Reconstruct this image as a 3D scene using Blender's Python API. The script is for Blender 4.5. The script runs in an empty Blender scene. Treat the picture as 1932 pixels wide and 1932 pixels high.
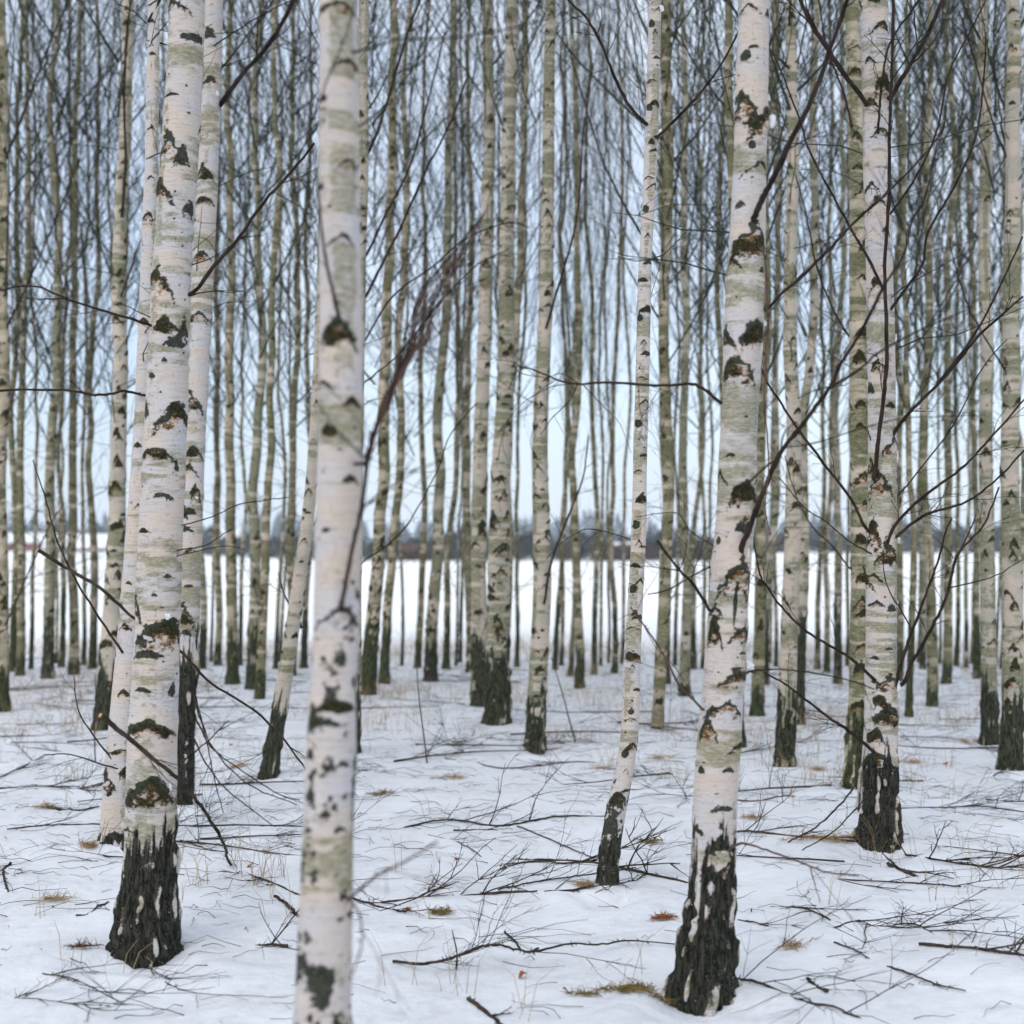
import bpy, math, random
import numpy as np

# ------------------------------------------------------------------ camera, sky, sun, exposure
S = bpy.context.scene
C = S.collection
CAM_H = 1.5
FD = 80.0 / 56.0 * 1932.0            # focal length in picture units (the picture is 1932 units wide)
HORIZON = 1024.0
PITCH = math.atan((HORIZON - 966.0) / FD)
cd = bpy.data.cameras.new('camera'); cam = bpy.data.objects.new('camera', cd); C.objects.link(cam)
cam.location = (0, 0, CAM_H); cam.rotation_euler = (math.pi / 2 + PITCH, 0, 0)
cd.sensor_width = 56.0; cd.lens = 80.0; cd.clip_start = 0.1; cd.clip_end = 4000.0
cd.dof.use_dof = True; cd.dof.focus_distance = 6.4; cd.dof.aperture_fstop = 3.3
S.camera = cam

SUN_EL, SUN_ROT = math.radians(38), math.radians(205)
w = bpy.data.worlds.new('World'); S.world = w; w.use_nodes = True
nt = w.node_tree; nt.nodes.clear()
wo = nt.nodes.new('ShaderNodeOutputWorld')
bg1 = nt.nodes.new('ShaderNodeBackground'); sky = nt.nodes.new('ShaderNodeTexSky')
sky.sky_type = 'NISHITA'; sky.sun_disc = False; sky.sun_elevation = SUN_EL; sky.sun_rotation = SUN_ROT
bg1.inputs['Strength'].default_value = 0.05
nt.links.new(sky.outputs[0], bg1.inputs['Color'])
bg2 = nt.nodes.new('ShaderNodeBackground')              # the even layer of winter cloud
tc = nt.nodes.new('ShaderNodeTexCoord'); cn = nt.nodes.new('ShaderNodeTexNoise')
cn.inputs['Scale'].default_value = 4.5; cn.inputs['Detail'].default_value = 3
nt.links.new(tc.outputs['Generated'], cn.inputs['Vector'])
cr = nt.nodes.new('ShaderNodeValToRGB')
cr.color_ramp.elements[0].position = 0.3; cr.color_ramp.elements[0].color = (0.70, 0.78, 0.90, 1)
cr.color_ramp.elements[1].position = 0.7; cr.color_ramp.elements[1].color = (0.98, 1.0, 1.0, 1)
nt.links.new(cn.outputs['Fac'], cr.inputs['Fac'])
sx = nt.nodes.new('ShaderNodeSeparateXYZ'); nt.links.new(tc.outputs['Generated'], sx.inputs[0])
el = nt.nodes.new('ShaderNodeValToRGB')                 # overcast sky: dimmer and bluer towards the horizon
e_ = el.color_ramp.elements; e_[0].position = 0.0; e_[0].color = (0.46, 0.50, 0.58, 1); e_[1].position = 1.0; e_[1].color = (1.10, 1.08, 1.02, 1)
for p_, c_ in ((0.10, (0.57, 0.61, 0.69, 1)), (0.36, (0.74, 0.77, 0.82, 1))):
    q_ = e_.new(p_); q_.color = c_
nt.links.new(sx.outputs['Z'], el.inputs['Fac'])
mu = nt.nodes.new('ShaderNodeMix'); mu.data_type = 'RGBA'; mu.blend_type = 'MULTIPLY'; mu.inputs[0].default_value = 1.0
nt.links.new(cr.outputs[0], mu.inputs[6]); nt.links.new(el.outputs[0], mu.inputs[7]); nt.links.new(mu.outputs[2], bg2.inputs['Color'])
bg2.inputs['Strength'].default_value = 0.92
add = nt.nodes.new('ShaderNodeAddShader')
nt.links.new(bg1.outputs[0], add.inputs[0]); nt.links.new(bg2.outputs[0], add.inputs[1])
nt.links.new(add.outputs[0], wo.inputs['Surface'])

sd = bpy.data.lights.new('sun', 'SUN'); sun = bpy.data.objects.new('sun', sd); C.objects.link(sun)
sd.energy = 0.9; sd.angle = math.radians(40); sd.color = (1.0, 0.93, 0.84)
sun.rotation_euler = (math.radians(52), 0, math.radians(-28)); sun.location = (0, 0, 30)

S.view_settings.view_transform = 'Standard'; S.view_settings.look = 'None'
S.view_settings.exposure = 0.27; S.view_settings.gamma = 1.0
S.render.engine = 'CYCLES'
S.cycles.use_denoising = True; S.cycles.denoiser = 'OPENIMAGEDENOISE'
S.cycles.max_bounces = 5; S.cycles.diffuse_bounces = 3; S.cycles.glossy_bounces = 2
S.cycles.transparent_max_bounces = 4; S.cycles.caustics_reflective = False; S.cycles.caustics_refractive = False

# ------------------------------------------------------------------ maths helpers
CP, SP = math.cos(PITCH), math.sin(PITCH)
def ray(x, y):
    u = (x - 966.0) / FD; v = (966.0 - y) / FD
    return np.array((u, CP - v * SP, SP + v * CP))
def at(x, y, Y):                                        # the point seen at (x, y) on the upright plane Y metres away
    d = ray(x, y); t = Y / d[1]
    return np.array((0, 0, CAM_H)) + d * t
_rs = np.random.RandomState(7)
_TAB = _rs.rand(65536)
def vnoise(x, y, z, seed=0):
    x = np.asarray(x, float); y = np.asarray(y, float) + 0 * x; z = np.asarray(z, float) + 0 * x
    xi = np.floor(x).astype(np.int64); yi = np.floor(y).astype(np.int64); zi = np.floor(z).astype(np.int64)
    fx, fy, fz = x - xi, y - yi, z - zi
    fx = fx * fx * (3 - 2 * fx); fy = fy * fy * (3 - 2 * fy); fz = fz * fz * (3 - 2 * fz)
    def h(a, b, c):
        k = (a * 73856093) ^ (b * 19349663) ^ (c * 83492791) ^ (seed * 7919)
        return _TAB[(k ^ (k >> 13)) & 65535]
    r = 0
    for dx in (0, 1):
        for dy in (0, 1):
            for dz in (0, 1):
                wt = (fx if dx else 1 - fx) * (fy if dy else 1 - fy) * (fz if dz else 1 - fz)
                r = r + wt * h(xi + dx, yi + dy, zi + dz)
    return r
def fbm(x, y, z, seed=0, o=3):
    r = 0; a = 0.5; t = 0
    for k in range(o):
        r = r + a * vnoise(x * 2 ** k, y * 2 ** k, z * 2 ** k, seed + k); t += a; a *= 0.5
    return r / t
def sm(a, b, x):
    t = np.clip((x - a) / (b - a), 0, 1); return t * t * (3 - 2 * t)
FEET = [(1.5 * FD / (yb - HORIZON) * (xb - 966) / FD, 1.5 * FD / (yb - HORIZON), rr) for xb, yb, rr in
        [(272,1806,.13),(214,1608,.09),(344,1532,.08),(1142,1690,.06),(1322,1893,.12),(1657,1606,.12),(1612,1490,.08),(1480,1443,.08),(1009,1412,.09),(1908,1465,.1),(195,1375,.1),(505,1465,.08),(1868,1405,.08)]]
def hollow(x, y):                                       # snow melted back a little round each stem, banked up beyond
    h = 0
    for fx, fy, fr in FEET:
        d = np.sqrt((x - fx) ** 2 + (y - fy) ** 2) * (1 + .25 * np.sin(np.arctan2(y - fy, x - fx) * 3 + fx * 9))
        h = h - 0.035 * np.exp(-(d / (fr + .05)) ** 4) + 0.016 * np.exp(-((d - fr - .15) / .09) ** 2)
    return h
def gz(x, y):                                           # height of the snow
    x = np.asarray(x, float); y = np.asarray(y, float)
    near = 1 - sm(19, 24, y)
    return (fbm(x * 0.6, y * 0.6, 0, 3, 3) - 0.5) * 0.10 * near + (fbm(x * 3.5, y * 3.5, 0, 9, 3) - 0.5) * 0.036 * near + (vnoise(x * 11, y * 8, 0, 12) - .5) * .006 * near + (fbm(x*.03, y*.03, 0, 5, 2)-.5)*0.5*sm(40,120,y) + hollow(x, y)
def ground(x, y):
    d = ray(x, y); t = -CAM_H / d[2]
    p = np.array((0, 0, CAM_H)) + d * t
    for _ in range(3):
        t = (float(gz(p[0], p[1])) - CAM_H) / d[2]; p = np.array((0, 0, CAM_H)) + d * t
    return p
def smooth_path(P, n):
    P = [np.asarray(p, float) for p in P]
    if len(P) == 2: return [P[0] + (P[1] - P[0]) * i / n for i in range(n + 1)]
    Q = [2 * P[0] - P[1]] + P + [2 * P[-1] - P[-2]]
    out = []
    for i in range(len(P) - 1):
        a, b, c, d = Q[i:i + 4]
        for k in range(n):
            t = k / n
            out.append(0.5 * ((2 * b) + (c - a) * t + (2 * a - 5 * b + 4 * c - d) * t * t + (3 * b - a - 3 * c + d) * t ** 3))
    out.append(P[-1]); return out

# ------------------------------------------------------------------ object helpers
def tag(o, label=None, cat=None, group=None, kind=None):
    if label: o['label'] = label
    if cat: o['category'] = cat
    if group: o['group'] = group
    if kind: o['kind'] = kind
    return o
def empty(name, loc, label, cat, group=None):
    o = bpy.data.objects.new(name, None); C.objects.link(o); o.location = loc
    o.empty_display_size = 0.1
    return tag(o, label, cat, group)
def mesh_np(name, V, F, mat, smooth=True, attr=None, F3=None):
    me = bpy.data.meshes.new(name)
    V = np.asarray(V, np.float32); me.vertices.add(len(V)); me.vertices.foreach_set('co', V.ravel())
    parts = []
    if F is not None and len(F): parts.append(np.asarray(F, np.int32))
    if F3 is not None and len(F3): parts.append(np.asarray(F3, np.int32))
    nl = sum(p.size for p in parts); me.loops.add(nl)
    me.loops.foreach_set('vertex_index', np.concatenate([p.ravel() for p in parts]))
    nf = sum(len(p) for p in parts); me.polygons.add(nf)
    starts = []; o = 0
    for p in parts:
        starts.append(o + np.arange(len(p)) * p.shape[1]); o += p.size
    me.polygons.foreach_set('loop_start', np.concatenate(starts).astype(np.int32))
    me.update(calc_edges=True)
    me.polygons.foreach_set('use_smooth', [smooth] * nf)
    if attr is not None:
        a = me.color_attributes.new('marks', 'FLOAT_COLOR', 'POINT')
        a.data.foreach_set('color', np.asarray(attr, np.float32).ravel())
    if mat: me.materials.append(mat)
    me.validate(); return me
def obj(name, me, parent=None, loc=None):
    o = bpy.data.objects.new(name, me); C.objects.link(o)
    if parent is not None: o.parent = parent
    if loc is not None: o.location = loc
    return o
class Tubes:
    def __init__(s): s.V = []; s.F = []; s.n = 0
    def add(s, P, R, k=4):
        P = np.asarray(P, float); n = len(P); R = np.asarray(R, float)
        T = np.gradient(P, axis=0); T /= np.linalg.norm(T, axis=1)[:, None] + 1e-9
        ref = np.array((0.31, 0.17, 0.93)) if abs(T[0][2]) < 0.85 else np.array((0.9, 0.3, 0.1))
        A = np.cross(T, ref); A /= np.linalg.norm(A, axis=1)[:, None] + 1e-9
        B = np.cross(T, A)
        a = np.arange(k) * 2 * math.pi / k
        V = P[:, None, :] + R[:, None, None] * (np.cos(a)[None, :, None] * A[:, None, :] + np.sin(a)[None, :, None] * B[:, None, :])
        s.V.append(V.reshape(-1, 3))
        i = np.arange(n - 1)[:, None] * k; j = np.arange(k)[None, :]; j2 = (j + 1) % k
        F = np.stack([i + j, i + j2, i + k + j2, i + k + j], axis=-1).reshape(-1, 4) + s.n
        s.F.append(F)
        if k == 4:
            s.F.append(np.array([[0, 3, 2, 1], [(n-1)*k, (n-1)*k+1, (n-1)*k+2, (n-1)*k+3]]) + s.n)
        elif k == 6:
            e = (n-1)*k
            s.F.append(np.array([[0,3,2,1],[0,5,4,3],[e,e+1,e+2,e+3],[e,e+3,e+4,e+5]]) + s.n)
        s.n += n * k
    def mesh(s, name, mat, off=None):
        V = np.concatenate(s.V)
        if off is not None: V = V - np.asarray(off)
        return mesh_np(name, V, np.concatenate(s.F), mat)

# ------------------------------------------------------------------ materials
def newmat(name):
    m = bpy.data.materials.new(name); m.use_nodes = True; n = m.node_tree; n.nodes.clear()
    out = n.nodes.new('ShaderNodeOutputMaterial'); b = n.nodes.new('ShaderNodeBsdfPrincipled')
    n.links.new(b.outputs[0], out.inputs['Surface']); return m, n, b
def noise(n, vec, scale, detail=3, rough=0.6):
    t = n.nodes.new('ShaderNodeTexNoise'); t.inputs['Scale'].default_value = scale
    t.inputs['Detail'].default_value = detail; t.inputs['Roughness'].default_value = rough
    n.links.new(vec, t.inputs['Vector']); return t.outputs['Fac']
def mapped(n, vec, sc):
    m = n.nodes.new('ShaderNodeMapping'); m.inputs['Scale'].default_value = sc
    n.links.new(vec, m.inputs['Vector']); return m.outputs[0]
def ramp(n, f, a, b, ca=(0, 0, 0, 1), cb=(1, 1, 1, 1)):
    r = n.nodes.new('ShaderNodeValToRGB'); r.color_ramp.elements[0].position = a; r.color_ramp.elements[1].position = b
    r.color_ramp.elements[0].color = ca; r.color_ramp.elements[1].color = cb
    n.links.new(f, r.inputs['Fac']); return r.outputs[0]
def mix(n, f, a, b):
    m = n.nodes.new('ShaderNodeMix'); m.data_type = 'RGBA'
    for s_, v in ((0, f), (6, a), (7, b)):
        if isinstance(v, (int, float)): m.inputs[s_].default_value = v
        elif isinstance(v, tuple): m.inputs[s_].default_value = v if len(v) == 4 else v + (1,)
        else: n.links.new(v, m.inputs[s_])
    return m.outputs[2]
def math_(n, op, a, b=None):
    m = n.nodes.new('ShaderNodeMath'); m.operation = op
    for k, v in ((0, a), (1, b)):
        if v is None: continue
        if isinstance(v, (int, float)): m.inputs[k].default_value = v
        else: n.links.new(v, m.inputs[k])
    return m.outputs[0]
def bump(n, b, h, st, dist):
    p = n.nodes.new('ShaderNodeBump'); p.inputs['Strength'].default_value = st; p.inputs['Distance'].default_value = dist
    n.links.new(h, p.inputs['Height']); n.links.new(p.outputs[0], b.inputs['Normal'])

def bark_material(name, cream, lilac, olive, foot):
    m, n, b = newmat(name)
    a = n.nodes.new('ShaderNodeAttribute'); a.attribute_name = 'marks'
    sep = n.nodes.new('ShaderNodeSeparateColor'); n.links.new(a.outputs['Color'], sep.inputs[0])
    tc = n.nodes.new('ShaderNodeTexCoord').outputs['Object']
    def sp(f, k): return math_(n, 'MULTIPLY', math_(n, 'SUBTRACT', f, 0.5), k)
    fine = noise(n, mapped(n, tc, (50, 50, 150)), 1.0, 6, 0.75)
    grain = noise(n, tc, 170, 4, 0.75)
    streak = noise(n, mapped(n, tc, (12, 12, 330)), 1.0, 4, 0.7)
    big = noise(n, mapped(n, tc, (5, 5, 9)), 1.0, 3, 0.5)
    vert = noise(n, mapped(n, tc, (90, 90, 14)), 1.0, 5, 0.7)
    base = mix(n, ramp(n, big, 0.38, 0.62), cream, lilac)
    base = mix(n, math_(n, 'MULTIPLY', ramp(n, streak, 0.50, 0.66), 0.55), base, (0.33, 0.29, 0.24))
    base = mix(n, math_(n, 'MULTIPLY', ramp(n, fine, 0.56, 0.70), 0.5), base, (0.19, 0.185, 0.14))
    ov = math_(n, 'ADD', math_(n, 'MULTIPLY', sep.outputs[2], 0.8), math_(n, 'ADD', sp(fine, 2.2), sp(streak, 1.0)))
    base = mix(n, math_(n, 'MULTIPLY', ramp(n, ov, 0.15, 0.85), 0.9), base, mix(n, grain, olive, (olive[0] * 1.7, olive[1] * 1.65, olive[2] * 1.6)))
    orf = ramp(n, math_(n, 'ADD', sep.outputs[1], math_(n, 'ADD', sp(grain, 1.6), sp(fine, 1.0))), 0.35, 0.70)
    base = mix(n, orf, base, mix(n, ramp(n, grain, 0.4, 0.6), (0.07, 0.035, 0.012), (0.40, 0.19, 0.04)))
    dk = math_(n, 'ADD', sep.outputs[0], math_(n, 'ADD', sp(fine, 1.8), sp(grain, 0.9)))
    dark = mix(n, ramp(n, noise(n, tc, 70, 4), 0.4, 0.62), (0.004, 0.008, 0.005), (0.028, 0.038, 0.018))
    dark = mix(n, ramp(n, grain, 0.58, 0.70), dark, (0.10, 0.115, 0.08))
    base = mix(n, math_(n, 'MULTIPLY', ramp(n, dk, 0.36, 0.62), 0.94), base, dark)
    rg = math_(n, 'ADD', a.outputs['Alpha'], math_(n, 'ADD', sp(grain, 1.8), sp(vert, 2.4)))
    rcol = mix(n, ramp(n, vert, 0.43, 0.57), foot[0], foot[1])
    rcol = mix(n, math_(n, 'MULTIPLY', ramp(n, grain, 0.56, 0.68), 0.6), rcol, (0.11, 0.115, 0.095))
    base = mix(n, ramp(n, rg, 0.38, 0.62), base, rcol)
    n.links.new(base, b.inputs['Base Color']); b.inputs['Roughness'].default_value = 0.75
    b.inputs['Specular IOR Level'].default_value = 0.06
    h = math_(n, 'ADD', math_(n, 'MULTIPLY', grain, 0.6), math_(n, 'ADD', math_(n, 'MULTIPLY', ramp(n, dk, 0.3, 0.6), 0.5), math_(n, 'MULTIPLY', streak, 0.5)))
    h = math_(n, 'ADD', h, math_(n, 'MULTIPLY', math_(n, 'MULTIPLY', vert, a.outputs['Alpha']), 2.5))
    bump(n, b, h, 0.9, 0.006)
    return m
M_BARK = bark_material('birch bark', (0.63, 0.535, 0.465), (0.58, 0.555, 0.565), (0.17, 0.165, 0.095), ((0.003, 0.005, 0.004), (0.062, 0.060, 0.045)))
M_BARKG = bark_material('mossy birch bark', (0.60, 0.50, 0.39), (0.32, 0.29, 0.19), (0.060, 0.070, 0.024), ((0.014, 0.020, 0.009), (0.085, 0.095, 0.045)))

M_BARKM = bark_material('greenish birch bark', (0.58, 0.49, 0.405), (0.43, 0.40, 0.33), (0.10, 0.11, 0.05), ((0.006, 0.010, 0.006), (0.075, 0.080, 0.050)))
def simple(name, c1, c2, scale=20, rough=0.9):
    m, n, b = newmat(name)
    tc = n.nodes.new('ShaderNodeTexCoord').outputs['Object']
    f = noise(n, tc, scale, 3)
    n.links.new(mix(n, ramp(n, f, 0.35, 0.65), c1, c2), b.inputs['Base Color'])
    b.inputs['Roughness'].default_value = rough; b.inputs['Specular IOR Level'].default_value = 0.08
    return m
M_TWIG = simple('birch twig bark', (0.014, 0.010, 0.009), (0.050, 0.034, 0.026), 12)
M_TWIGFAR = simple('distant birch twig bark', (0.020, 0.026, 0.017), (0.065, 0.067, 0.048), 3)
M_DEAD = simple('dead wood', (0.014, 0.011, 0.009), (0.075, 0.058, 0.044), 14)
M_PURPLE = simple('young purple twig', (0.065, 0.038, 0.032), (0.13, 0.078, 0.060), 10)
M_CUT = simple('freshly cut wood', (0.50, 0.27, 0.10), (0.62, 0.38, 0.18), 60)
M_STRAW = simple('dry straw', (0.30, 0.19, 0.09), (0.50, 0.36, 0.20), 2)
M_LITTER = simple('brown litter', (0.045, 0.025, 0.012), (0.14, 0.075, 0.03), 40)
M_MOSS = simple('golden moss', (0.10, 0.085, 0.02), (0.30, 0.20, 0.06), 30)
M_LEAF = simple('dead leaf', (0.20, 0.06, 0.025), (0.34, 0.13, 0.05), 30)

def snow_material(name, tint, bscale, wood=False):
    m, n, b = newmat(name)
    tc = n.nodes.new('ShaderNodeTexCoord').outputs['Object']
    f = noise(n, tc, 1.2, 4)
    col = mix(n, ramp(n, f, 0.3, 0.7), tint, (0.87, 0.88, 0.90))
    if wood:                                             # canopy shade painted into the dusted snow between stems, paler snow on field
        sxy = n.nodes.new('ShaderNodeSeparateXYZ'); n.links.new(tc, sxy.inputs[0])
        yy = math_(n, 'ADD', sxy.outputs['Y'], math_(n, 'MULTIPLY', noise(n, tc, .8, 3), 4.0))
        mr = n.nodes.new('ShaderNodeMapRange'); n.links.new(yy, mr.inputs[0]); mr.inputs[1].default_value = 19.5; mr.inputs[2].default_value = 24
        shade_dust = mix(n, ramp(n, noise(n, tc, 14, 6, 0.75), 0.42, 0.66), (0.70, 0.72, 0.77), (0.58, 0.59, 0.62))
        shade_dust = mix(n, math_(n, 'MULTIPLY', ramp(n, noise(n, tc, 85, 3, 0.7), 0.64, 0.70), 0.5), shade_dust, (0.25, 0.20, 0.16))
        shade_dust = mix(n, ramp(n, noise(n, tc, 2.2, 3, 0.6), 0.40, 0.62), shade_dust, (0.73, 0.75, 0.80))
        col = mix(n, mr.outputs[0], shade_dust, (0.93, 0.935, 0.94))
    n.links.new(col, b.inputs['Base Color'])
    b.inputs['Roughness'].default_value = 0.7; b.inputs['Specular IOR Level'].default_value = 0.3
    h = math_(n, 'ADD', noise(n, tc, bscale, 4, 0.6), math_(n, 'MULTIPLY', noise(n, tc, 160, 2), 0.12))
    bump(n, b, h, 0.6, 0.03)
    return m
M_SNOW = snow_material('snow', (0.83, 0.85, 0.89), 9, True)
M_SNOWC = snow_material('snow clump', (0.86, 0.88, 0.92), 60)
M_FIELD = snow_material('field snow', (0.86, 0.87, 0.89), 1)

# ------------------------------------------------------------------ ground: one sheet, finer near the camera
def ground_sheet():
    ys = np.concatenate([np.linspace(-4, 2, 16), np.linspace(2.05, 12, 420), np.linspace(12.1, 26, 160), np.geomspace(27, 2500, 60)])
    us = np.linspace(-1, 1, 361); us = np.sign(us) * np.abs(us) ** 1.15
    Y, U = np.meshgrid(ys, us, indexing='ij')
    W = np.where(Y < 2, 8.0, 8.0 + (Y - 2) * 0.95)
    X = U * W; Z = gz(X, Y)
    Z -= 0.0
    V = np.stack([X, Y, Z], -1).reshape(-1, 3)
    nr, nc = X.shape; i = np.arange(nr - 1)[:, None] * nc; j = np.arange(nc - 1)[None, :]
    F = np.stack([i + j, i + j + 1, i + nc + j + 1, i + nc + j], -1).reshape(-1, 4)
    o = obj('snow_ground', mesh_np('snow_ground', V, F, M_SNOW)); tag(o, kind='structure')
ground_sheet()

# ------------------------------------------------------------------ the birches
RNG = np.random.RandomState(11)
def scars_random(rng, z0, z1, rfun, density=1.0):
    out = []; z = z0
    while z < z1:
        r = rfun(z)
        phi = rng.uniform(-math.pi, math.pi)
        k = rng.rand()
        if k < 0.6: out.append((phi, z, r * rng.uniform(0.5, 1.0), r * rng.uniform(0.5, 1.3), 'chev'))
        elif k < 0.8: out.append((phi, z, r * rng.uniform(0.3, 0.7), r * rng.uniform(0.15, 0.3), 'brow'))
        else: out.append((phi, z, r * rng.uniform(0.15, 0.3), r * rng.uniform(0.1, 0.25), 'dot'))
        z += rng.uniform(0.015, 0.085) / density
    return out

def trunk_mesh(name, zs, cx, cy, rr, na, scars, hb, seed, olive, mat, rough_amt=1.0, base_xyz=(0, 0, 0), pl=0.0, mot=0.0):
    ph = np.linspace(-math.pi, math.pi, na, endpoint=False)
    Z, PH = np.meshgrid(zs, ph, indexing='ij')
    R = np.repeat(rr[:, None], na, 1); CX = np.repeat(cx[:, None], na, 1); CY = np.repeat(cy[:, None], na, 1)
    lx = R * np.sin(PH); ly = -R * np.cos(PH)
    n1 = fbm(lx * 45 + seed, ly * 45, Z * 60, 1, 3) - 0.5
    n2 = vnoise(lx * 150 + seed, ly * 150, Z * 150, 2) - 0.5
    n3 = vnoise(lx * 16 + seed, ly * 16, Z * 22, 21) - 0.5
    dark = np.zeros_like(R); orange = np.zeros_like(R); disp = np.zeros_like(R)
    for (p0, z0, wd, hh, kind) in scars:
        i0, i1 = np.searchsorted(zs, (z0 - 2.0 * hh, z0 + 1.6 * hh))
        if i1 <= i0: continue
        sl = slice(i0, i1)
        d = (PH[sl] - p0 + math.pi) % (2 * math.pi) - math.pi
        u = d * R[sl] / wd; v = (Z[sl] - z0) / hh
        a = n1[sl]; a2 = n2[sl]; a3 = n3[sl]
        u = u + a3 * 0.5; uu = np.abs(u)
        if kind == 'chev':
            c = -0.95 * uu ** 1.25 + a * 0.7 + a3 * .3
            th = 0.30 * (1 - 0.45 * uu) + a2 * 0.15 + a3 * 0.25
            arm = sm(-0.10, 0.22, th - np.abs(v - c + 0.1)) * sm(1.4, 0.85, uu + a * 0.6)
            ins = sm(-0.05, 0.2, c - v) * sm(-1.3, -0.65, v + 0.15 * uu + a * 0.8) * sm(1.05, 0.6, uu)
            orange[sl] = np.maximum(orange[sl], ins * (0.63 + 0.5 * a2 + a + 1.2 * a3) * (1 if wd > 0.020 else 0.4))
            dark[sl] = np.maximum(dark[sl], np.maximum(arm, ins * (0.36 + 1.6 * a3 + a)))
            disp[sl] += 0.10 * wd * np.exp(-(u ** 2) * 1.5 - ((v + 0.35) ** 2) * 2.5)
        elif kind == 'brow':
            lens = (1 - uu ** 2) * 0.75 + a * 1.3 + a3 * 0.6 + a2 * .4 - np.abs(v + 0.7 * uu ** 2 - 0.2)
            dark[sl] = np.maximum(dark[sl], sm(-0.25, 0.45, lens) * sm(1.2, 0.85, uu))
        else:
            e = 1 - (uu ** 2 + v ** 2) + a * 1.2
            dark[sl] = np.maximum(dark[sl], sm(-.2, 0.5, e))
    if mot:                                              # lichen-dark mottling low on the stem
        mm = vnoise(lx * 20 + seed, ly * 20, Z * 13, 61) * .5 + vnoise(lx * 48 + seed, ly * 48, Z * 42, 62) * .3 + vnoise(lx * 110 + seed, ly * 110, Z * 120, 63) * .2
        mm = mm + .16 * (1 - Z / mot) - .06
        dark = np.maximum(dark, sm(.50, .66, mm) * .85)
    ob = vnoise(lx * 4 + seed * 3, ly * 4, Z * 9, 4) * 0.6 + vnoise(lx * 14 + seed, ly * 14, Z * 55, 5) * 0.4
    ol = sm(0.56 - olive, 0.80 - olive, ob)
    side = vnoise(np.sin(PH) * 1.2 + seed, np.cos(PH) * 1.2, Z * 0.8, 14)
    ol = np.maximum(ol * 0.9, sm(0.66, 0.85, side + olive * 0.6 + n1 * 0.5) * 0.8)
    band = vnoise(0 * Z + seed, 0, Z * 26 + n3 * 0.25 + lx * 2, 6)
    ol = ol * sm(0.80, 0.76, band)
    len_ = vnoise(lx * 38 + seed, ly * 38, Z * 240, 7)
    dark = np.maximum(dark, sm(0.90, 0.97, len_) * 0.55)
    # furrowed foot of the stem
    zb = hb + 0.35 * hb * (vnoise(np.sin(PH) * 2.2 + seed, np.cos(PH) * 2.2, 0 * Z, 8) - 0.3)
    tong = vnoise(lx * 55 + seed, ly * 55, Z * 5 + n3 * 0.8, 9) * .6 + vnoise(lx * 130 + seed, ly * 130, Z * 13, 19) * .4
    wgt = sm(-0.30, 0.24, (zb - Z) / max(hb, 0.05) * 0.6 + (tong - 0.5) * 0.6)
    warp = n3 * 0.9
    fis = np.abs(vnoise(lx * 34 + seed + warp, ly * 34 + warp, Z * 6.5 + warp, 10) - 0.5) * 2
    fis2 = np.abs(vnoise(lx * 80 + seed, ly * 80, Z * 16, 12) - 0.5) * 2
    plate = sm(0.54 - pl, 0.78 - pl, fis * 0.8 + fis2 * 0.15 + vnoise(lx * 12 + seed, ly * 12, Z * 4, 13) * 0.34 - 0.12)
    rough = sm(0.25, 0.75, wgt) * (1 - 0.97 * plate) * rough_amt
    disp += sm(0.3, 0.7, wgt) * ((fis - 0.35) * 0.30 + fis2 * 0.10 - 0.05 + plate * 0.05) * np.minimum(R, 0.09)
    disp += (fbm(lx * 8 + seed, ly * 8, Z * 5, 15, 2) - 0.5) * 0.10 * R + n1 * 0.02 * R
    inroot = sm(0.12, 0.0, Z - zs[0] - 0.12)
    lobes = 0.16 * (vnoise(np.sin(PH) * 2.5 + seed, np.cos(PH) * 2.5, 0 * Z, 16) - 0.3) * np.exp(-np.maximum(Z, 0) / 0.10)
    R2 = R * (1 + lobes) + disp
    V = np.stack([CX + R2 * np.sin(PH) - base_xyz[0], CY - R2 * np.cos(PH) - base_xyz[1], Z - base_xyz[2]], -1).reshape(-1, 3)
    nr = len(zs); i = np.arange(nr - 1)[:, None] * na; j = np.arange(na)[None, :]; j2 = (j + 1) % na
    F = np.stack([i + j, i + j2, i + na + j2, i + na + j], -1).reshape(-1, 4)
    A = np.stack([np.clip(dark, 0, 1), np.clip(orange, 0, 1), np.clip(ol, 0, 1), np.clip(rough, 0, 1)], -1).reshape(-1, 4)
    return mesh_np(name, V, F, mat, True, A)

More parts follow.
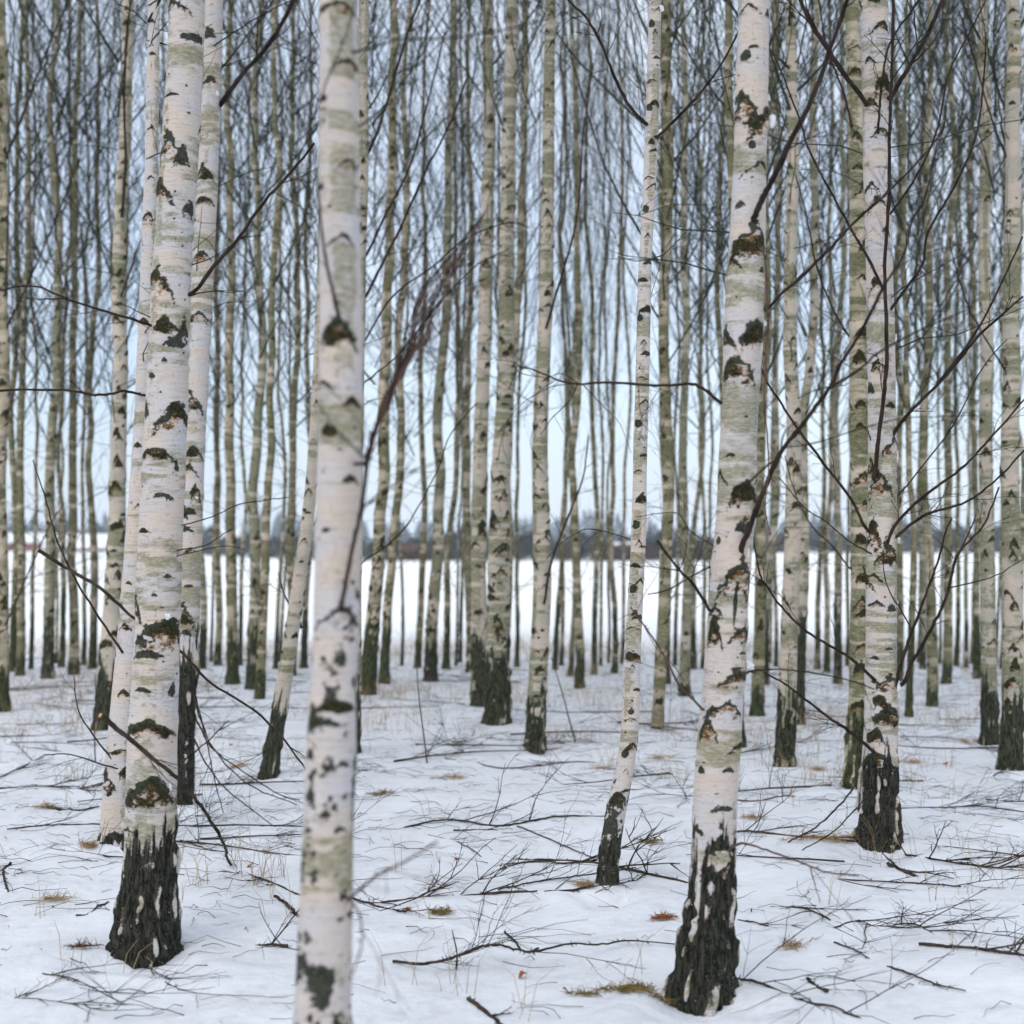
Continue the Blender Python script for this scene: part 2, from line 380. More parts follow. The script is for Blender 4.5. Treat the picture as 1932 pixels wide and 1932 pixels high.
# crowns: six kinds of bare spreading top, used again and again
def crown_mesh(seed, z1=11.0, n=40, sub=1.0):
    r = np.random.RandomState(seed); T = Tubes(); z0 = r.uniform(2.3, 3.6)
    def rotd(d, ang, az):
        ax = np.cross(d, (0.3, 0.2, 0.9)); ax /= np.linalg.norm(ax); by = np.cross(d, ax)
        return d * math.cos(ang) + (ax * math.cos(az) + by * math.sin(az)) * math.sin(ang)
    for i in range(n):
        z = z0 + (z1 - z0) * (i + r.rand()) / n
        az = i * 2.4 + r.uniform(-.4, .4)
        L = r.uniform(1.2, 2.9) * (1 - 0.35 * max(0, (z - 8) / 3)) * (0.55 if z < z0 + .6 else 1)
        el = math.radians(r.uniform(40, 62)); el1 = math.radians(r.uniform(66, 85))
        P = [np.array((0, 0, z))]; m = 8
        for k in range(m):
            e = el + (el1 - el) * k / m + r.uniform(-.05, .05); a2 = az + r.uniform(-.14, .14)
            P.append(P[-1] + L / m * np.array((math.cos(e) * math.cos(a2), math.cos(e) * math.sin(a2), math.sin(e))))
        r0 = 0.0055 + 0.006 * r.rand()
        T.add(P, np.linspace(r0, 0.0026, m + 1), 4)
        for q in range(int(r.uniform(4, 9) * sub)):
            t = r.uniform(0.15, 1.0); x = t * m; k = min(int(x), m - 1); b = P[k] + (P[k + 1] - P[k]) * (x - k)
            d = P[k + 1] - P[k]; d /= np.linalg.norm(d)
            d = rotd(d, math.radians(r.uniform(14, 38)), r.uniform(0, 6.28)); l = r.uniform(0.3, 1.1)
            Q = [b]
            for s in range(5):
                d2 = d + r.uniform(-.10, .10, 3); d2[2] += 0.06 * s; d2 /= np.linalg.norm(d2); Q.append(Q[-1] + d2 * l / 5)
            T.add(Q, np.linspace(0.0035, 0.0018, 6), 3)
            for _ in range(int(2.2 * sub + r.rand())):
                s = r.randint(0, 5); d3 = Q[s + 1] - Q[s]; d3 /= np.linalg.norm(d3)
                d3 = rotd(d3, math.radians(r.uniform(15, 42)), r.uniform(0, 6.28)); l3 = r.uniform(0.15, 0.45)
                e1 = Q[s] + d3 * l3 * .5; e2 = e1 + (d3 + r.uniform(-.2, .2, 3)) * l3 * .5
                T.add([Q[s], e1, e2], [0.0023, 0.0019, 0.0014], 3)
    for i in range(7):                                   # thin dead side shoots below the crown
        z = r.uniform(0.7, 3.2); az = r.uniform(0, 6.28); L = r.uniform(0.4, 1.3); el = math.radians(r.uniform(5, 60))
        P = [np.array((0, 0, z))]
        for k in range(5):
            a2 = az + r.uniform(-.2, .2); e = el + r.uniform(-.2, .2)
            P.append(P[-1] + L / 5 * np.array((math.cos(e) * math.cos(a2), math.cos(e) * math.sin(a2), math.sin(e))))
        T.add(P, np.linspace(0.0045, 0.0015, 6), 3)
        for q in range(3):
            k = r.randint(1, 5); d = r.uniform(-1, 1, 3); d[2] = abs(d[2]) * .5; d /= np.linalg.norm(d)
            T.add([P[k], P[k] + d * .12, P[k] + d * .22 + r.uniform(-.04, .04, 3)], [.0022, .0016, .001], 3)
    return T.mesh('bare_crown', M_TWIGFAR)
CROWNS = [crown_mesh(100 + i, n=(44, 36, 28, 40, 32, 24, 38, 46)[i]) for i in range(8)]

TREES = {}
def birch(key, pts, label, near=False, scars=None, hb=0.45, olive=0.12, mat=None, rough=1.0, depth=None, group=None, ztop=9.5, density=1.0, crown_scale=1.0):
    """pts: (x, y, width) along the stem from its foot upwards, in picture units, the first one on the snow"""
    xb, yb, wb = pts[0]
    Y = depth if depth else float(ground(xb, yb)[1])
    rng = np.random.RandomState(abs(hash(key)) % 100000 if isinstance(key, int) else sum(ord(c) * (i + 3) for i, c in enumerate(key)) % 100000)
    P = np.array([at(x, y, Y) for x, y, w_ in pts]); rad = np.array([w_ / 2 / FD * Y for x, y, w_ in pts])
    zt = P[-1, 2]
    slope = (P[-1, 0] - P[-2, 0]) / max(P[-1, 2] - P[-2, 2], .1)
    ztop = max(ztop, zt + 1.0)
    za = np.append(P[:, 2], ztop); xa = np.append(P[:, 0], P[-1, 0] + slope * .6 * (ztop - zt)); ra = np.append(rad, max(rad[-1] * 0.22, 0.012))
    g0 = float(gz(P[0, 0], Y))
    zb = min(g0, za[0]) - 0.12
    if near: zs = np.concatenate([np.arange(zb, zt + .1, near), np.arange(zt + .1 + near, ztop, 0.06)])
    else: zs = np.concatenate([np.arange(zb, zt, 0.022), np.arange(zt, ztop, 0.07)])
    cx = np.interp(zs, za, xa); rr = np.interp(zs, za, ra)
    kw = max(3, int(0.22 / (zs[1] - zs[0]))) | 1                 # round off the corners of the traced line
    def smo(a):
        b_ = np.concatenate([np.full(kw, a[0]), a, np.full(kw, a[-1])]); return np.convolve(b_, np.ones(kw) / kw, 'same')[kw:-kw]
    m_ = zs < zt + .05
    cx[m_] = smo(cx)[m_]; rs_ = smo(rr); lim = m_ & (zs > g0 + 0.12); rr[lim] = rs_[lim]
    if not near or near > .008:
        am = (0.11 if not near else .05) * np.clip((zs - g0) / 2.0, 0, 1); sd0 = xb * .37
        cx = cx + (vnoise(zs * 0.75 + sd0, 0, 0, 51) - .5) * am + (vnoise(zs * 2.3 + sd0, 0, 0, 52) - .5) * am * .35
    cy = np.full_like(zs, Y) + (zs - g0) * rng.uniform(-0.012, 0.012)
    rr = rr * (1 + 0.12 * np.exp(-np.maximum(zs - g0, 0) / 0.07))
    rf = lambda z: float(np.interp(z, za, ra))
    sc = []
    if scars:
        for s_ in scars:
            sx, sy, sw, sh, kd = s_
            p = at(sx, sy, Y); c = float(np.interp(p[2], zs, cx)); r_ = float(np.interp(p[2], zs, rr))
            sc.append((math.asin(max(-.97, min(.97, (p[0] - c) / r_))), p[2], sw * (.66 if kd == 'chev' else .58) / FD * Y, sh * (1.2 if kd == 'chev' else 1.05) / FD * Y, kd))
        back = scars_random(rng, hb, ztop, rf, 1.2)
        sc += [b for b in back if abs(b[0]) > 1.7 or b[1] > zt]
        for z in np.arange(hb, zt, 0.05):
            if rng.rand() < 0.5: sc.append((rng.uniform(-1.5, 1.5), z, rng.uniform(.003, .008), rng.uniform(.002, .005), 'dot'))
    else:
        sc = scars_random(rng, hb * .8, ztop, rf, density * (1.15 if near else 1.6))
    label_obj = empty('birch_tree', (float(np.interp(g0, zs, cx)), Y, g0), label, 'tree', group)
    base = (label_obj.location[0], label_obj.location[1], label_obj.location[2])
    na = (int(2 * math.pi * rr.max() / near) if near else (28 if wb > 25 else 20))
    me = trunk_mesh('trunk', zs, cx, cy, rr, na, sc, hb, rng.randint(1, 900), olive, mat or (M_BARK if near and near < .008 else M_BARKM if near else M_BARKG), rough, base, {'T6': .13, 'T5': .10, 'T1': .05, 'T7': .05}.get(key, 0.03), {'T4': 1.0, 'T5': .55, 'T11': .9, 'T18': .9}.get(key, 0))
    obj('trunk', me, label_obj)
    # crown, set along the stem's own lean
    x3, x8 = np.interp(3.0, zs, cx), np.interp(min(8.0, ztop - .5), zs, cx)
    lean = math.atan2(x8 - x3, 5.0)
    cr_ = obj('crown', CROWNS[rng.randint(len(CROWNS))], label_obj, (x3 - base[0] - 3.0 * math.tan(lean), 0, -base[2]))
    cr_.rotation_euler = (0, lean, rng.uniform(0, 6.28)) if abs(lean) < .02 else (0, lean, 0)
    if near:
        cr_.location[2] += 1.6
        cr_.location[0] += 0.0
    s_ = crown_scale * rng.uniform(.75, 1.15); cr_.scale = (s_, s_, 1)
    TREES[key] = dict(root=label_obj, base=base, Y=Y, zs=zs, cx=cx, rr=rr, cy=cy, x=xb)
    return label_obj

CH, BR, DT = 'chev', 'brow', 'dot'
birch('T1', [(272,1806,128),(276,1700,108),(282,1600,97),(287,1400,92),(296,1200,84),(303,1000,82),(316,700,76),(325,500,72),(337,300,70),(350,100,68),(353,0,66)],
      'stout white birch with a deeply furrowed dark foot, brown litter at its left', near=0.0035, hb=0.36, olive=0.10,
      scars=[(334,8,50,22,CH),(367,80,58,12,BR),(323,187,46,5,BR),(325,255,40,44,CH),(350,300,26,30,BR),(307,345,54,36,CH),(360,400,30,22,BR),(302,510,56,46,CH),(320,606,44,20,CH),(350,632,34,26,BR),
             (340,650,44,12,BR),(317,684,14,6,BR),(294,712,18,6,BR),(340,765,66,40,CH),(280,777,26,20,BR),(303,846,52,16,CH),(338,885,16,16,BR),(314,938,46,10,BR),(280,998,26,6,CH),(325,1086,15,5,BR),
             (262,1120,34,40,CH),(300,1122,14,5,BR),(322,1160,84,50,CH),(290,1234,66,9,BR),(277,1298,34,6,BR),(330,1300,20,20,BR),(293,1360,90,20,CH),(297,1462,80,40,CH),(250,1510,60,9,BR),(285,1505,30,8,CH),(247,1550,40,18,CH)])
birch('T2', [(214,1608,52),(222,1450,50),(240,1250,46),(256,1000,38),(267,800,32),(277,500,27),(283,300,25),(287,0,22)],
      'birch leaning in behind the stout furrowed birch, its pale foot showing on the left', near=0.005, hb=0.05, olive=0.05,
      scars=[(205,1455,40,30,CH),(210,1598,30,20,BR),(245,1445,34,16,CH),(232,1410,34,8,CH),(240,1300,20,10,CH),(240,1175,22,10,CH),(245,1100,14,5,BR),(262,950,16,9,CH),(262,835,14,8,CH),(272,600,20,10,CH),(280,400,20,14,CH),(284,330,20,10,CH),(284,235,20,12,CH),(286,100,16,6,BR),(286,40,16,6,BR)])
birch('T3', [(344,1532,36),(350,1300,42),(353,1200,45),(360,1000,44),(366,850,42),(380,600,40),(390,400,40),(400,200,38),(405,0,34)],
      'olive stained birch close behind the right side of the stout furrowed birch', near=0.005, hb=0.75, olive=0.17,
      scars=[(388,318,34,22,CH),(390,376,34,14,CH),(386,480,30,14,CH),(380,590,34,16,CH),(368,748,36,24,CH),(372,845,30,18,CH),(362,880,30,16,CH),(374,920,22,26,CH),(350,950,20,22,CH),(364,965,24,8,BR),(358,1000,24,7,BR),(362,1040,26,7,BR),(362,1105,20,4,BR),(345,1135,36,26,CH),(352,1160,40,24,CH),(350,1195,30,12,BR),(340,1260,22,14,CH),(400,160,30,10,BR),(400,70,26,14,BR)])
birch('T4', [(598,2285,122),(603,1995,110),(608,1932,106),(614,1700,100),(620,1500,95),(628,1300,88),(636,1100,88),(640,900,86),(642,700,84),(640,500,80),(637,300,76),(637,100,76),(636,0,74)],
      'nearest birch, soft and out of focus, its foot below the frame', near=0.0035, hb=0.16, olive=0.12, rough=0.6,
      scars=[(632,5,70,20,CH),(655,115,60,16,CH),(612,190,16,10,BR),(657,302,40,16,CH),(607,355,22,10,BR),(645,445,44,16,CH),(640,598,56,44,CH),(612,718,40,14,CH),(668,752,36,16,CH),(622,802,36,18,CH),(664,905,30,12,BR),(618,1000,24,8,BR),(641,1140,80,32,CH),
             (645,1318,64,18,CH),(596,1335,34,30,CH),(615,1360,60,12,BR),(588,1420,22,14,BR),(652,1440,30,8,BR),(588,1500,28,30,BR),(620,1530,20,10,BR),(648,1560,24,10,BR)])
sc5 = []
for i, y in enumerate([12,45,58,110,150,190,203,262,285,333,345,395,440,497,525,578,600,640,668,710,752,800,822,860,886,935,990,1018,1032,1064,1092,1110,1150,1165,1180,1232,1236,1252,1300,1352,1400,1420,1447,1490]):
    xx = float(np.interp(y, [0,200,400,500,700,850,1000,1150,1250,1350,1420,1500], [1237,1232,1225,1216,1213,1208,1206,1198,1192,1192,1185,1168]))
    sc5.append((xx + [5,-7,0,8,-4][i % 5], y, [22,10,20,14,24][(i*3) % 5], [11,5,8,6,9][(i*2) % 5], [CH,DT,CH,BR,CH][i % 5]))
birch('T5', [(1142,1690,42),(1150,1600,38),(1168,1500,37),(1185,1420,33),(1191,1350,32),(1192,1250,32),(1198,1150,28),(1206,1000,28),(1208,850,26),(1213,700,27),(1217,500,24),(1224,400,24),(1232,200,26),(1237,0,24)],
      'slender clean white birch with a bend low down, dotted with small black scars', near=0.0035, hb=0.17, olive=0.12, crown_scale=.5, scars=sc5+[(1160,1515,36,26,BR),(1166,1490,30,20,CH),(1150,1560,34,50,BR),(1155,1600,26,40,BR),(1140,1590,20,40,BR)], rough=0.85)
birch('T6', [(1322,1893,122),(1332,1800,108),(1342,1700,92),(1346,1620,82),(1352,1450,82),(1365,1280,78),(1375,1100,75),(1385,1000,72),(1393,800,68),(1398,700,72),(1403,550,72),(1410,400,64),(1415,200,62),(1420,0,58)],
      'stout white birch with big orange-brown scars and moss beside its black foot', near=0.0035, hb=0.42, olive=0.12,
      scars=[(1404,22,34,14,CH),(1442,40,20,10,BR),(1416,103,18,4,BR),(1400,120,24,12,DT),(1397,190,50,42,CH),(1440,215,56,44,CH),(1412,285,14,8,DT),(1422,312,46,22,CH),(1390,395,24,10,BR),(1413,428,62,50,CH),(1379,492,30,20,CH),(1430,516,20,12,BR),(1367,620,40,34,CH),(1424,612,50,40,CH),
             (1385,675,54,38,CH),(1374,861,22,5,BR),(1357,890,30,22,CH),(1402,910,52,36,CH),(1399,995,36,18,BR),(1391,1052,66,56,CH),(1352,1020,14,8,DT),(1381,1135,8,40,DT),(1346,1140,24,18,CH),(1345,1160,26,40,CH),(1398,1180,50,22,CH),(1395,1230,20,5,BR),(1388,1262,66,26,CH),
             (1364,1318,56,24,CH),(1332,1350,34,34,CH),(1388,1398,50,18,CH),(1369,1447,26,5,BR),(1320,1450,16,8,BR),(1359,1518,42,9,BR),(1347,1510,14,10,CH),(1314,1554,24,12,CH),(1368,1608,34,30,CH),(1330,1600,30,16,BR)])
birch('T7', [(1657,1606,84),(1658,1540,72),(1661,1450,66),(1663,1300,60),(1664,1100,56),(1666,900,54),(1664,700,52),(1660,500,50),(1655,300,50),(1652,100,52),(1650,0,52)],
      'branchy birch behind many crossing twigs, right of the orange scarred birch', near=0.005, hb=0.38, olive=0.15,
      scars=[(1645,8,36,8,BR),(1659,45,34,18,CH),(1637,112,22,12,CH),(1666,150,40,26,CH),(1638,190,26,14,CH),(1678,190,26,20,CH),(1657,246,36,16,CH),(1640,345,24,18,CH),(1676,345,24,22,CH),(1651,376,34,22,CH),(1664,442,26,12,BR),(1648,532,30,20,CH),(1651,682,28,18,CH),(1640,735,20,14,BR),(1676,767,22,9,BR),(1680,822,32,28,CH),(1641,860,20,30,CH),(1652,892,44,36,CH),(1643,980,30,44,CH),(1670,1028,40,28,CH),(1643,1080,30,14,CH),(1649,1132,26,10,CH),(1678,1148,22,12,BR),(1670,1222,18,4,BR),(1645,1240,20,4,BR),(1668,1270,50,26,CH),(1655,1310,30,20,CH),(1670,1335,60,26,CH),(1645,1370,30,26,CH),(1650,1420,54,22,CH),(1660,1450,40,12,BR)])
birch('T8', [(1612,1490,46),(1620,1350,40),(1625,1150,38),(1624,900,36),(1620,700,34),(1620,400,32),(1612,100,28),(1608,0,26)],
      'greenish birch tucked close against the left side of the branchy birch', near=0.006, hb=0.42, olive=0.24, mat=M_BARKG,
      scars=[(x_, y_, w_, h_, CH) for x_, y_, w_, h_ in [(1612,85,22,10),(1612,130,24,12),(1614,250,24,16),(1618,310,20,10),(1624,350,26,18),(1624,400,24,10),(1630,455,26,20),(1624,520,20,8),(1628,620,30,14),(1620,662,26,20),(1620,755,28,22),(1620,800,20,10),(1625,890,28,20),(1625,945,30,16),(1622,1010,24,14),(1626,1075,26,20),(1620,1120,22,24),(1628,1150,26,12),(1624,1212,30,14),(1620,1245,22,22),(1618,1320,34,18),(1618,1360,26,16)]])
# middle ranks, each traced
birch('T9', [(1480,1443,40),(1487,1250,33),(1492,1000,30),(1495,700,26),(1495,300,22),(1493,0,20)], 'pale birch with rows of small arched scars, right of the orange scarred birch', olive=0.16, near=0.009, hb=.4)
birch('T10', [(1009,1412,38),(1018,1200,35),(1024,1000,32),(1026,800,28),(1028,500,26),(1035,200,22),(1038,0,20)], 'pale birch alone in the middle of the clearing, dark furrowed foot', olive=0.2, near=0.009, hb=.35, crown_scale=.5)
birch('T11', [(937,1365,50),(940,1250,46),(945,1050,40),(950,850,35),(955,600,31),(960,300,27),(963,0,24)], 'thick birch with a split furrowed foot, right one of the touching pair', olive=0.18, near=0.009, hb=.5)
birch('T12', [(903,1332,30),(905,1150,30),(908,900,28),(912,700,26),(918,400,24),(922,0,20)], 'narrower birch of the touching pair, on its left', olive=0.15, near=0.01, hb=.5)
birch('T13', [(195,1375,44),(208,1200,35),(215,1000,32),(220,800,28),(228,400,24),(236,0,22)], 'birch with black foot and many swollen scars, left of the stout furrowed birch', olive=0.16, near=0.009, hb=.45, density=1.3)
birch('T14', [(505,1465,36),(535,1300,29),(560,1100,26),(580,950,24),(597,780,20),(615,500,17),(640,0,14)], 'thin birch leaning strongly to the right towards the nearest birch', olive=0.2, near=0.009, hb=.4)
birch('T15', [(1868,1405,36),(1866,1250,28),(1866,1000,26),(1868,700,24),(1862,300,22),(1852,0,20)], 'birch with a short black foot beside the birch at the right edge', olive=0.16, near=0.01, hb=.4)
birch('T16', [(1908,1465,46),(1912,1300,40),(1912,1000,34),(1912,700,32),(1908,300,28),(1905,0,26)], 'thick pale birch at the right edge with a broad black foot', olive=0.18, near=0.009, hb=.4)
birch('T17', [(4,1342,28),(8,1000,25),(8,600,22),(12,0,20)], 'mottled birch cut by the left edge of the picture', olive=0.13, hb=.3)
birch('T18', [(692,1310,32),(702,1150,26),(712,1000,22),(720,700,20),(735,300,16),(740,0,14)], 'mossy birch first to the right of the nearest birch', olive=0.22, hb=.6)
birch('T18b', [(664,1420,32),(668,1200,28),(672,900,26),(678,600,24),(683,300,22),(687,0,20)], 'birch hidden behind the right side of the nearest birch, showing above', olive=0.1, near=0.009, hb=.4)
birch('T23', [(1240,1374,22),(1248,1200,24),(1252,1000,22),(1256,700,20),(1262,300,20),(1265,0,18)], 'yellow-green birch just right of the slender bent birch', olive=0.3, hb=.02)
birch('T27', [(1394,1410,24),(1388,1000,22),(1382,500,18),(1380,0,14)], 'dark mossy birch mostly hidden by the orange scarred birch', olive=0.4, hb=.3)

# far ranks
far = [  # x at the foot, foot y, width, x at the top
 (26,1267,16,34),(40,1275,18,50),(60,1262,9,70),(92,1280,24,104),(118,1258,12,128),(140,1275,20,150),(176,1262,16,190),(160,1255,9,168),
 (382,1262,16,396),(412,1255,15,420),(440,1290,24,452),(476,1300,24,488),(492,1318,20,516),(522,1262,9,540),(552,1275,18,566),(575,1260,14,590),
 (727,1290,20,765),(815,1285,26,845),(790,1260,14,802),(843,1262,14,858),(889,1268,18,884),(951,1290,22,978),(977,1258,9,988),(870,1250,8,876),
 (1049,1262,11,1056),(1061,1254,9,1064),(1079,1275,11,1082),(1095,1298,19,1094),(1123,1272,12,1120),(1135,1256,7,1140),(1162,1270,12,1170),(1176,1252,8,1182),
 (1259,1290,16,1250),(1292,1312,22,1286),(1329,1262,9,1324),(1310,1262,12,1312),
 (1430,1350,26,1448),(1444,1290,18,1464),(1466,1258,9,1470),(1508,1367,25,1538),(1544,1264,11,1550),(1562,1268,12,1568),(1582,1290,17,1590),
 (1696,1285,19,1702),(1716,1352,15,1728),(1760,1332,22,1752),(1742,1262,12,1748),(1788,1290,19,1784),(1824,1262,9,1820),(1845,1280,15,1838),(1894,1262,11,1896),(1806,1256,10,1810),
 (1925,1290,14,1922),(325,1270,12,318),(232,1290,18,252),(455,1256,9,462),(655,1285,14,660),(620,1270,16,624),(1355,1280,18,1362),
 (108,1250,7,120),(205,1256,8,215),(345,1258,8,350),(400,1248,6,410),(530,1250,7,548),(760,1256,7,780),(862,1256,6,868),(925,1254,8,930),(1010,1250,6,1020),(1150,1250,6,1160),(1275,1256,8,1270),
 (1345,1252,7,1345),(1455,1250,6,1470),(1600,1256,8,1606),(1735,1250,7,1740),(1775,1252,6,1778),(1835,1252,6,1830),(1880,1256,7,1885)]
LM = [('the left picture edge', -5), ('the black-footed birch', 205), ('the stout furrowed birch', 285), ('the leaning thin birch', 545), ('the nearest birch', 630), ('the touching pair', 920),
      ('the clearing birch', 1018), ('the slender bent birch', 1195), ('the orange scarred birch', 1372), ('the pale arched-scar birch', 1488), ('the branchy birch', 1663), ('the short-footed birch', 1867), ('the right picture edge', 1935)]
NTH = ['only', 'first', 'second', 'third', 'fourth', 'fifth', 'sixth', 'seventh', 'eighth', 'ninth', 'tenth', 'eleventh', 'twelfth', 'thirteenth', 'fourteenth', 'fifteenth', 'sixteenth', 'seventeenth', 'eighteenth', 'nineteenth', 'twentieth']
NUM = ['no', 'one', 'two', 'three', 'four', 'five', 'six', 'seven', 'eight', 'nine', 'ten', 'eleven', 'twelve']
ordered = sorted(far)
for li in range(len(LM) - 1):
    seg = [f for f in ordered if LM[li][1] <= f[0] < LM[li + 1][1]]
    for si, (xb, yb, wd, xt) in enumerate(seg):
        n_ = len(seg)
        if n_ == 1: lab = 'only far slim birch between %s and %s' % (LM[li][0], LM[li + 1][0])
        else: lab = '%s of %s far birches from %s to %s' % (NTH[si + 1], NUM[n_], LM[li][0], LM[li + 1][0])
        q = random.Random(xb)
        xt += q.uniform(-14, 14); xm = xb + (xt - xb) * q.uniform(.25, .5) + q.uniform(-8, 8)
        xm2 = xb + (xt - xb) * q.uniform(.55, .8) + q.uniform(-6, 6)
        birch('F%d' % xb, [(xb - 2, yb, wd * 1.05), (xb, yb - 60, wd * .88), (xm, 880, wd * .74), (xm2, 450, wd * .60), (xt, 0, wd * .42)], lab,
              olive=q.uniform(.18, .5), hb=q.uniform(.1, .8), mat=(M_BARKG if q.random() < .65 else M_BARKM), group='slim birches in the far ranks', crown_scale=.4 if (1040 < xb < 1180 or wd < 9) else 1.0)

# ------------------------------------------------------------------ living branches of the near birches
def limb(tree, name, pts, r0, r1, tw=6, mat=None, dY=0.0, dY1=None, seed=0, tl=(0.08, 0.28), extra=(), label=None, sag=0.0, up=0.3):
    """one branch of a tree with its side twigs, as one mesh; pts in picture units"""
    T = TREES[tree]; Y = T['Y']; rng = np.random.RandomState(seed + len(pts) * 13 + int(pts[0][0]))
    if dY1 is None: dY1 = dY + rng.uniform(-.25, .15)
    w0 = at(pts[0][0], pts[0][1], Y); i0 = int(np.argmin(abs(T['zs'] - w0[2]))); dx = w0[0] - T['cx'][i0]; rr0 = T['rr'][i0]
    if abs(dx) < rr0 * .82: dY = -math.sqrt(rr0 ** 2 - dx ** 2) * .93
    elif abs(dx) < rr0 * 3.5:
        px = (T['cx'][i0] + math.copysign(rr0 * .6, dx)) / Y * FD + 966; pts = [(px, pts[0][1] + abs(px - pts[0][0]) * .3)] + list(pts); dY = -rr0 * .3
    tb = Tubes(); unit = Y / FD
    def line(pts, ra, rb, d0, d1, k=6, n=5, wob=0.5):
        n_ = len(pts)
        W = [at(x, y, Y + d0 + (d1 - d0) * i / (n_ - 1)) for i, (x, y) in enumerate(pts)]
        Q = np.array(smooth_path(W, n)); L = len(Q)
        jit = rng.normal(0, 1, (L, 3)) * unit * wob; jit[0] = 0
        Q = Q + jit; R = np.linspace(ra, rb, L) * unit * (1 + 0.18 * (rng.rand(L) - .5))
        tb.add(Q, R, k); return Q
    Q = line(pts, r0, r1, dY, dY1)
    L = len(Q)
    def twig(b, d, l, r, lvl=0):
        P = [b]; d = d / np.linalg.norm(d)
        m = 5 if lvl == 0 else 3
        for k in range(m):
            d = d + rng.uniform(-.16, .16, 3) + np.array((0, 0, (-sag if k else 0.0)))
            d /= np.linalg.norm(d); P.append(P[-1] + d * l / m)
        tb.add(P, np.linspace(r, r * .45, m + 1), 4)
        if lvl < 2:
            for _ in range(3 if lvl == 0 else 1):
                k = rng.randint(1, m + 1); dd = P[k] - P[k - 1]; dd /= np.linalg.norm(dd)
                twig(P[k - 1] + (P[k] - P[k - 1]) * rng.rand(), dd + rng.uniform(-.75, .75, 3), l * rng.uniform(.3, .6), r * .65, lvl + 1)
    for i in range(tw):
        k = int(rng.uniform(.2, .98) * (L - 1)); t = Q[min(k + 1, L - 1)] - Q[max(k - 1, 0)]; t /= np.linalg.norm(t)
        s = rng.uniform(-1, 1, 3); s[1] *= .6; s -= t * s.dot(t); s /= np.linalg.norm(s)
        twig(Q[k], t * .8 + s * .8 + np.array((0, 0, up * .4 - sag)), rng.uniform(*tl), max(.0011, r1 * unit * .5))
    for i in range(int(L / 3)):                          # buds and spur shoots
        k = rng.randint(1, L - 1); s = rng.uniform(-1, 1, 3); s /= np.linalg.norm(s)
        rr = (r0 + (r1 - r0) * k / L) * unit
        tb.add([Q[k], Q[k] + s * (rr + .004), Q[k] + s * (rr + .009) + np.array((0, 0, .003))], [rr * .55, .0016, .0008], 4)
    for (pp, ra, rb) in extra: line(pp, ra, rb, dY1, dY1 + rng.uniform(-.15, .15), k=4, n=4, wob=.4)
    o = obj(name, tb.mesh(name, mat or M_TWIG, T['base']), T['root'])
    if label: o['label'] = label
    return o
B = 'branch'
limb('T1', B, [(368,550),(405,500),(450,450),(490,392),(540,335),(594,270)], 4.2, 2.4, 2)
limb('T1', B, [(284,614),(240,600),(190,585),(130,565),(65,540),(0,548),(-60,560)], 3, 1.2, 4, extra=[([(128,563),(75,565),(38,561)],1.4,.7),([(284,599),(255,585),(228,572)],1.2,.7),([(251,590),(236,606),(200,612)],1,.5)])
limb('T2', B, [(276,746),(235,738),(215,742),(180,745),(130,737),(60,735),(-40,738)], 2.6, 2.2, 1)
limb('T2', B, [(232,1232),(190,1170),(135,1080),(105,1010),(88,950),(62,868)], 2.6, 1.0, 3, dY=.0)
limb('T2', B, [(212,1434),(175,1385),(152,1350),(142,1310),(140,1275)], 2.0, .9, 2)
limb('T2', B, [(238,1455),(200,1444),(130,1423),(80,1425)], 1.8, 1.1, 1)
limb('T1', B, [(340,992),(400,975),(450,952),(500,944),(545,938)], 1.3, .8, 1)
limb('T1', B, [(340,1037),(385,1030),(410,1015),(438,998)], 1.5, .9, 0)
limb('T1', B, [(340,1047),(400,1034),(430,1030),(462,1037)], 1.2, .7, 0)
limb('T3', B, [(414,200),(457,140),(500,93),(534,40),(556,-8),(580,-80)], 5, 3, 3, dY=-.3)
limb('T3', B, [(386,100),(440,62),(500,25),(560,-5)], 1.8, .9, 3)
limb('T4', B, [(643,1150),(652,1100),(668,1020),(682,960),(690,900),(695,850)], 4.2, 4.6, 1, dY=-.05, dY1=-.1)
# the brush of a broken branch hanging close in front
for q in range(20):
    rr_ = random.Random(q)
    o_ = [rr_.uniform(-16, 16) for _ in range(7)]
    endx, endy = rr_.uniform(800, 945), 0
    endy = 345 + (945 - endx) * 1.9
    limb('T4', 'brush_shoot', [(693,870),(705+o_[0]*.2,820),(735+o_[1]*.5,742),(772+o_[2],660),(800+o_[3],(600+endy)/2+60), ((820+endx)/2+o_[4],(560+endy)/2), (endx,endy)], 2.5, 1.1, 2, dY=-.1, dY1=.5, seed=q * 7, mat=M_PURPLE if q % 2 else M_TWIG)
limb('T4', B, [(693,868),(720,790),(760,700),(800,640),(845,600),(887,573)], 2.2, 1.6, 1, dY=-.25, mat=M_PURPLE)
limb('T4', B, [(640,600),(628,550),(615,490),(604,410),(598,340),(588,280),(560,215),(545,180)], 3.6, 1.6, 3, dY=-.05)
limb('T4', B, [(688,868),(655,832),(615,785),(602,755)], 1.6, 1.1, 0, dY=-.3)
limb('T4', B, [(655,1700),(700,1660),(730,1642),(770,1622),(825,1588)], 3, 1.8, 2, dY=-.3, mat=M_PURPLE)
limb('T4', B, [(655,1690),(676,1720),(684,1760),(678,1800),(660,1850)], 2.2, 1.2, 1, dY=-.4, mat=M_PURPLE)
limb('T4', B, [(600,200),(630,120),(655,60),(672,0)], 1.8, 1.2, 1, dY=-.15)
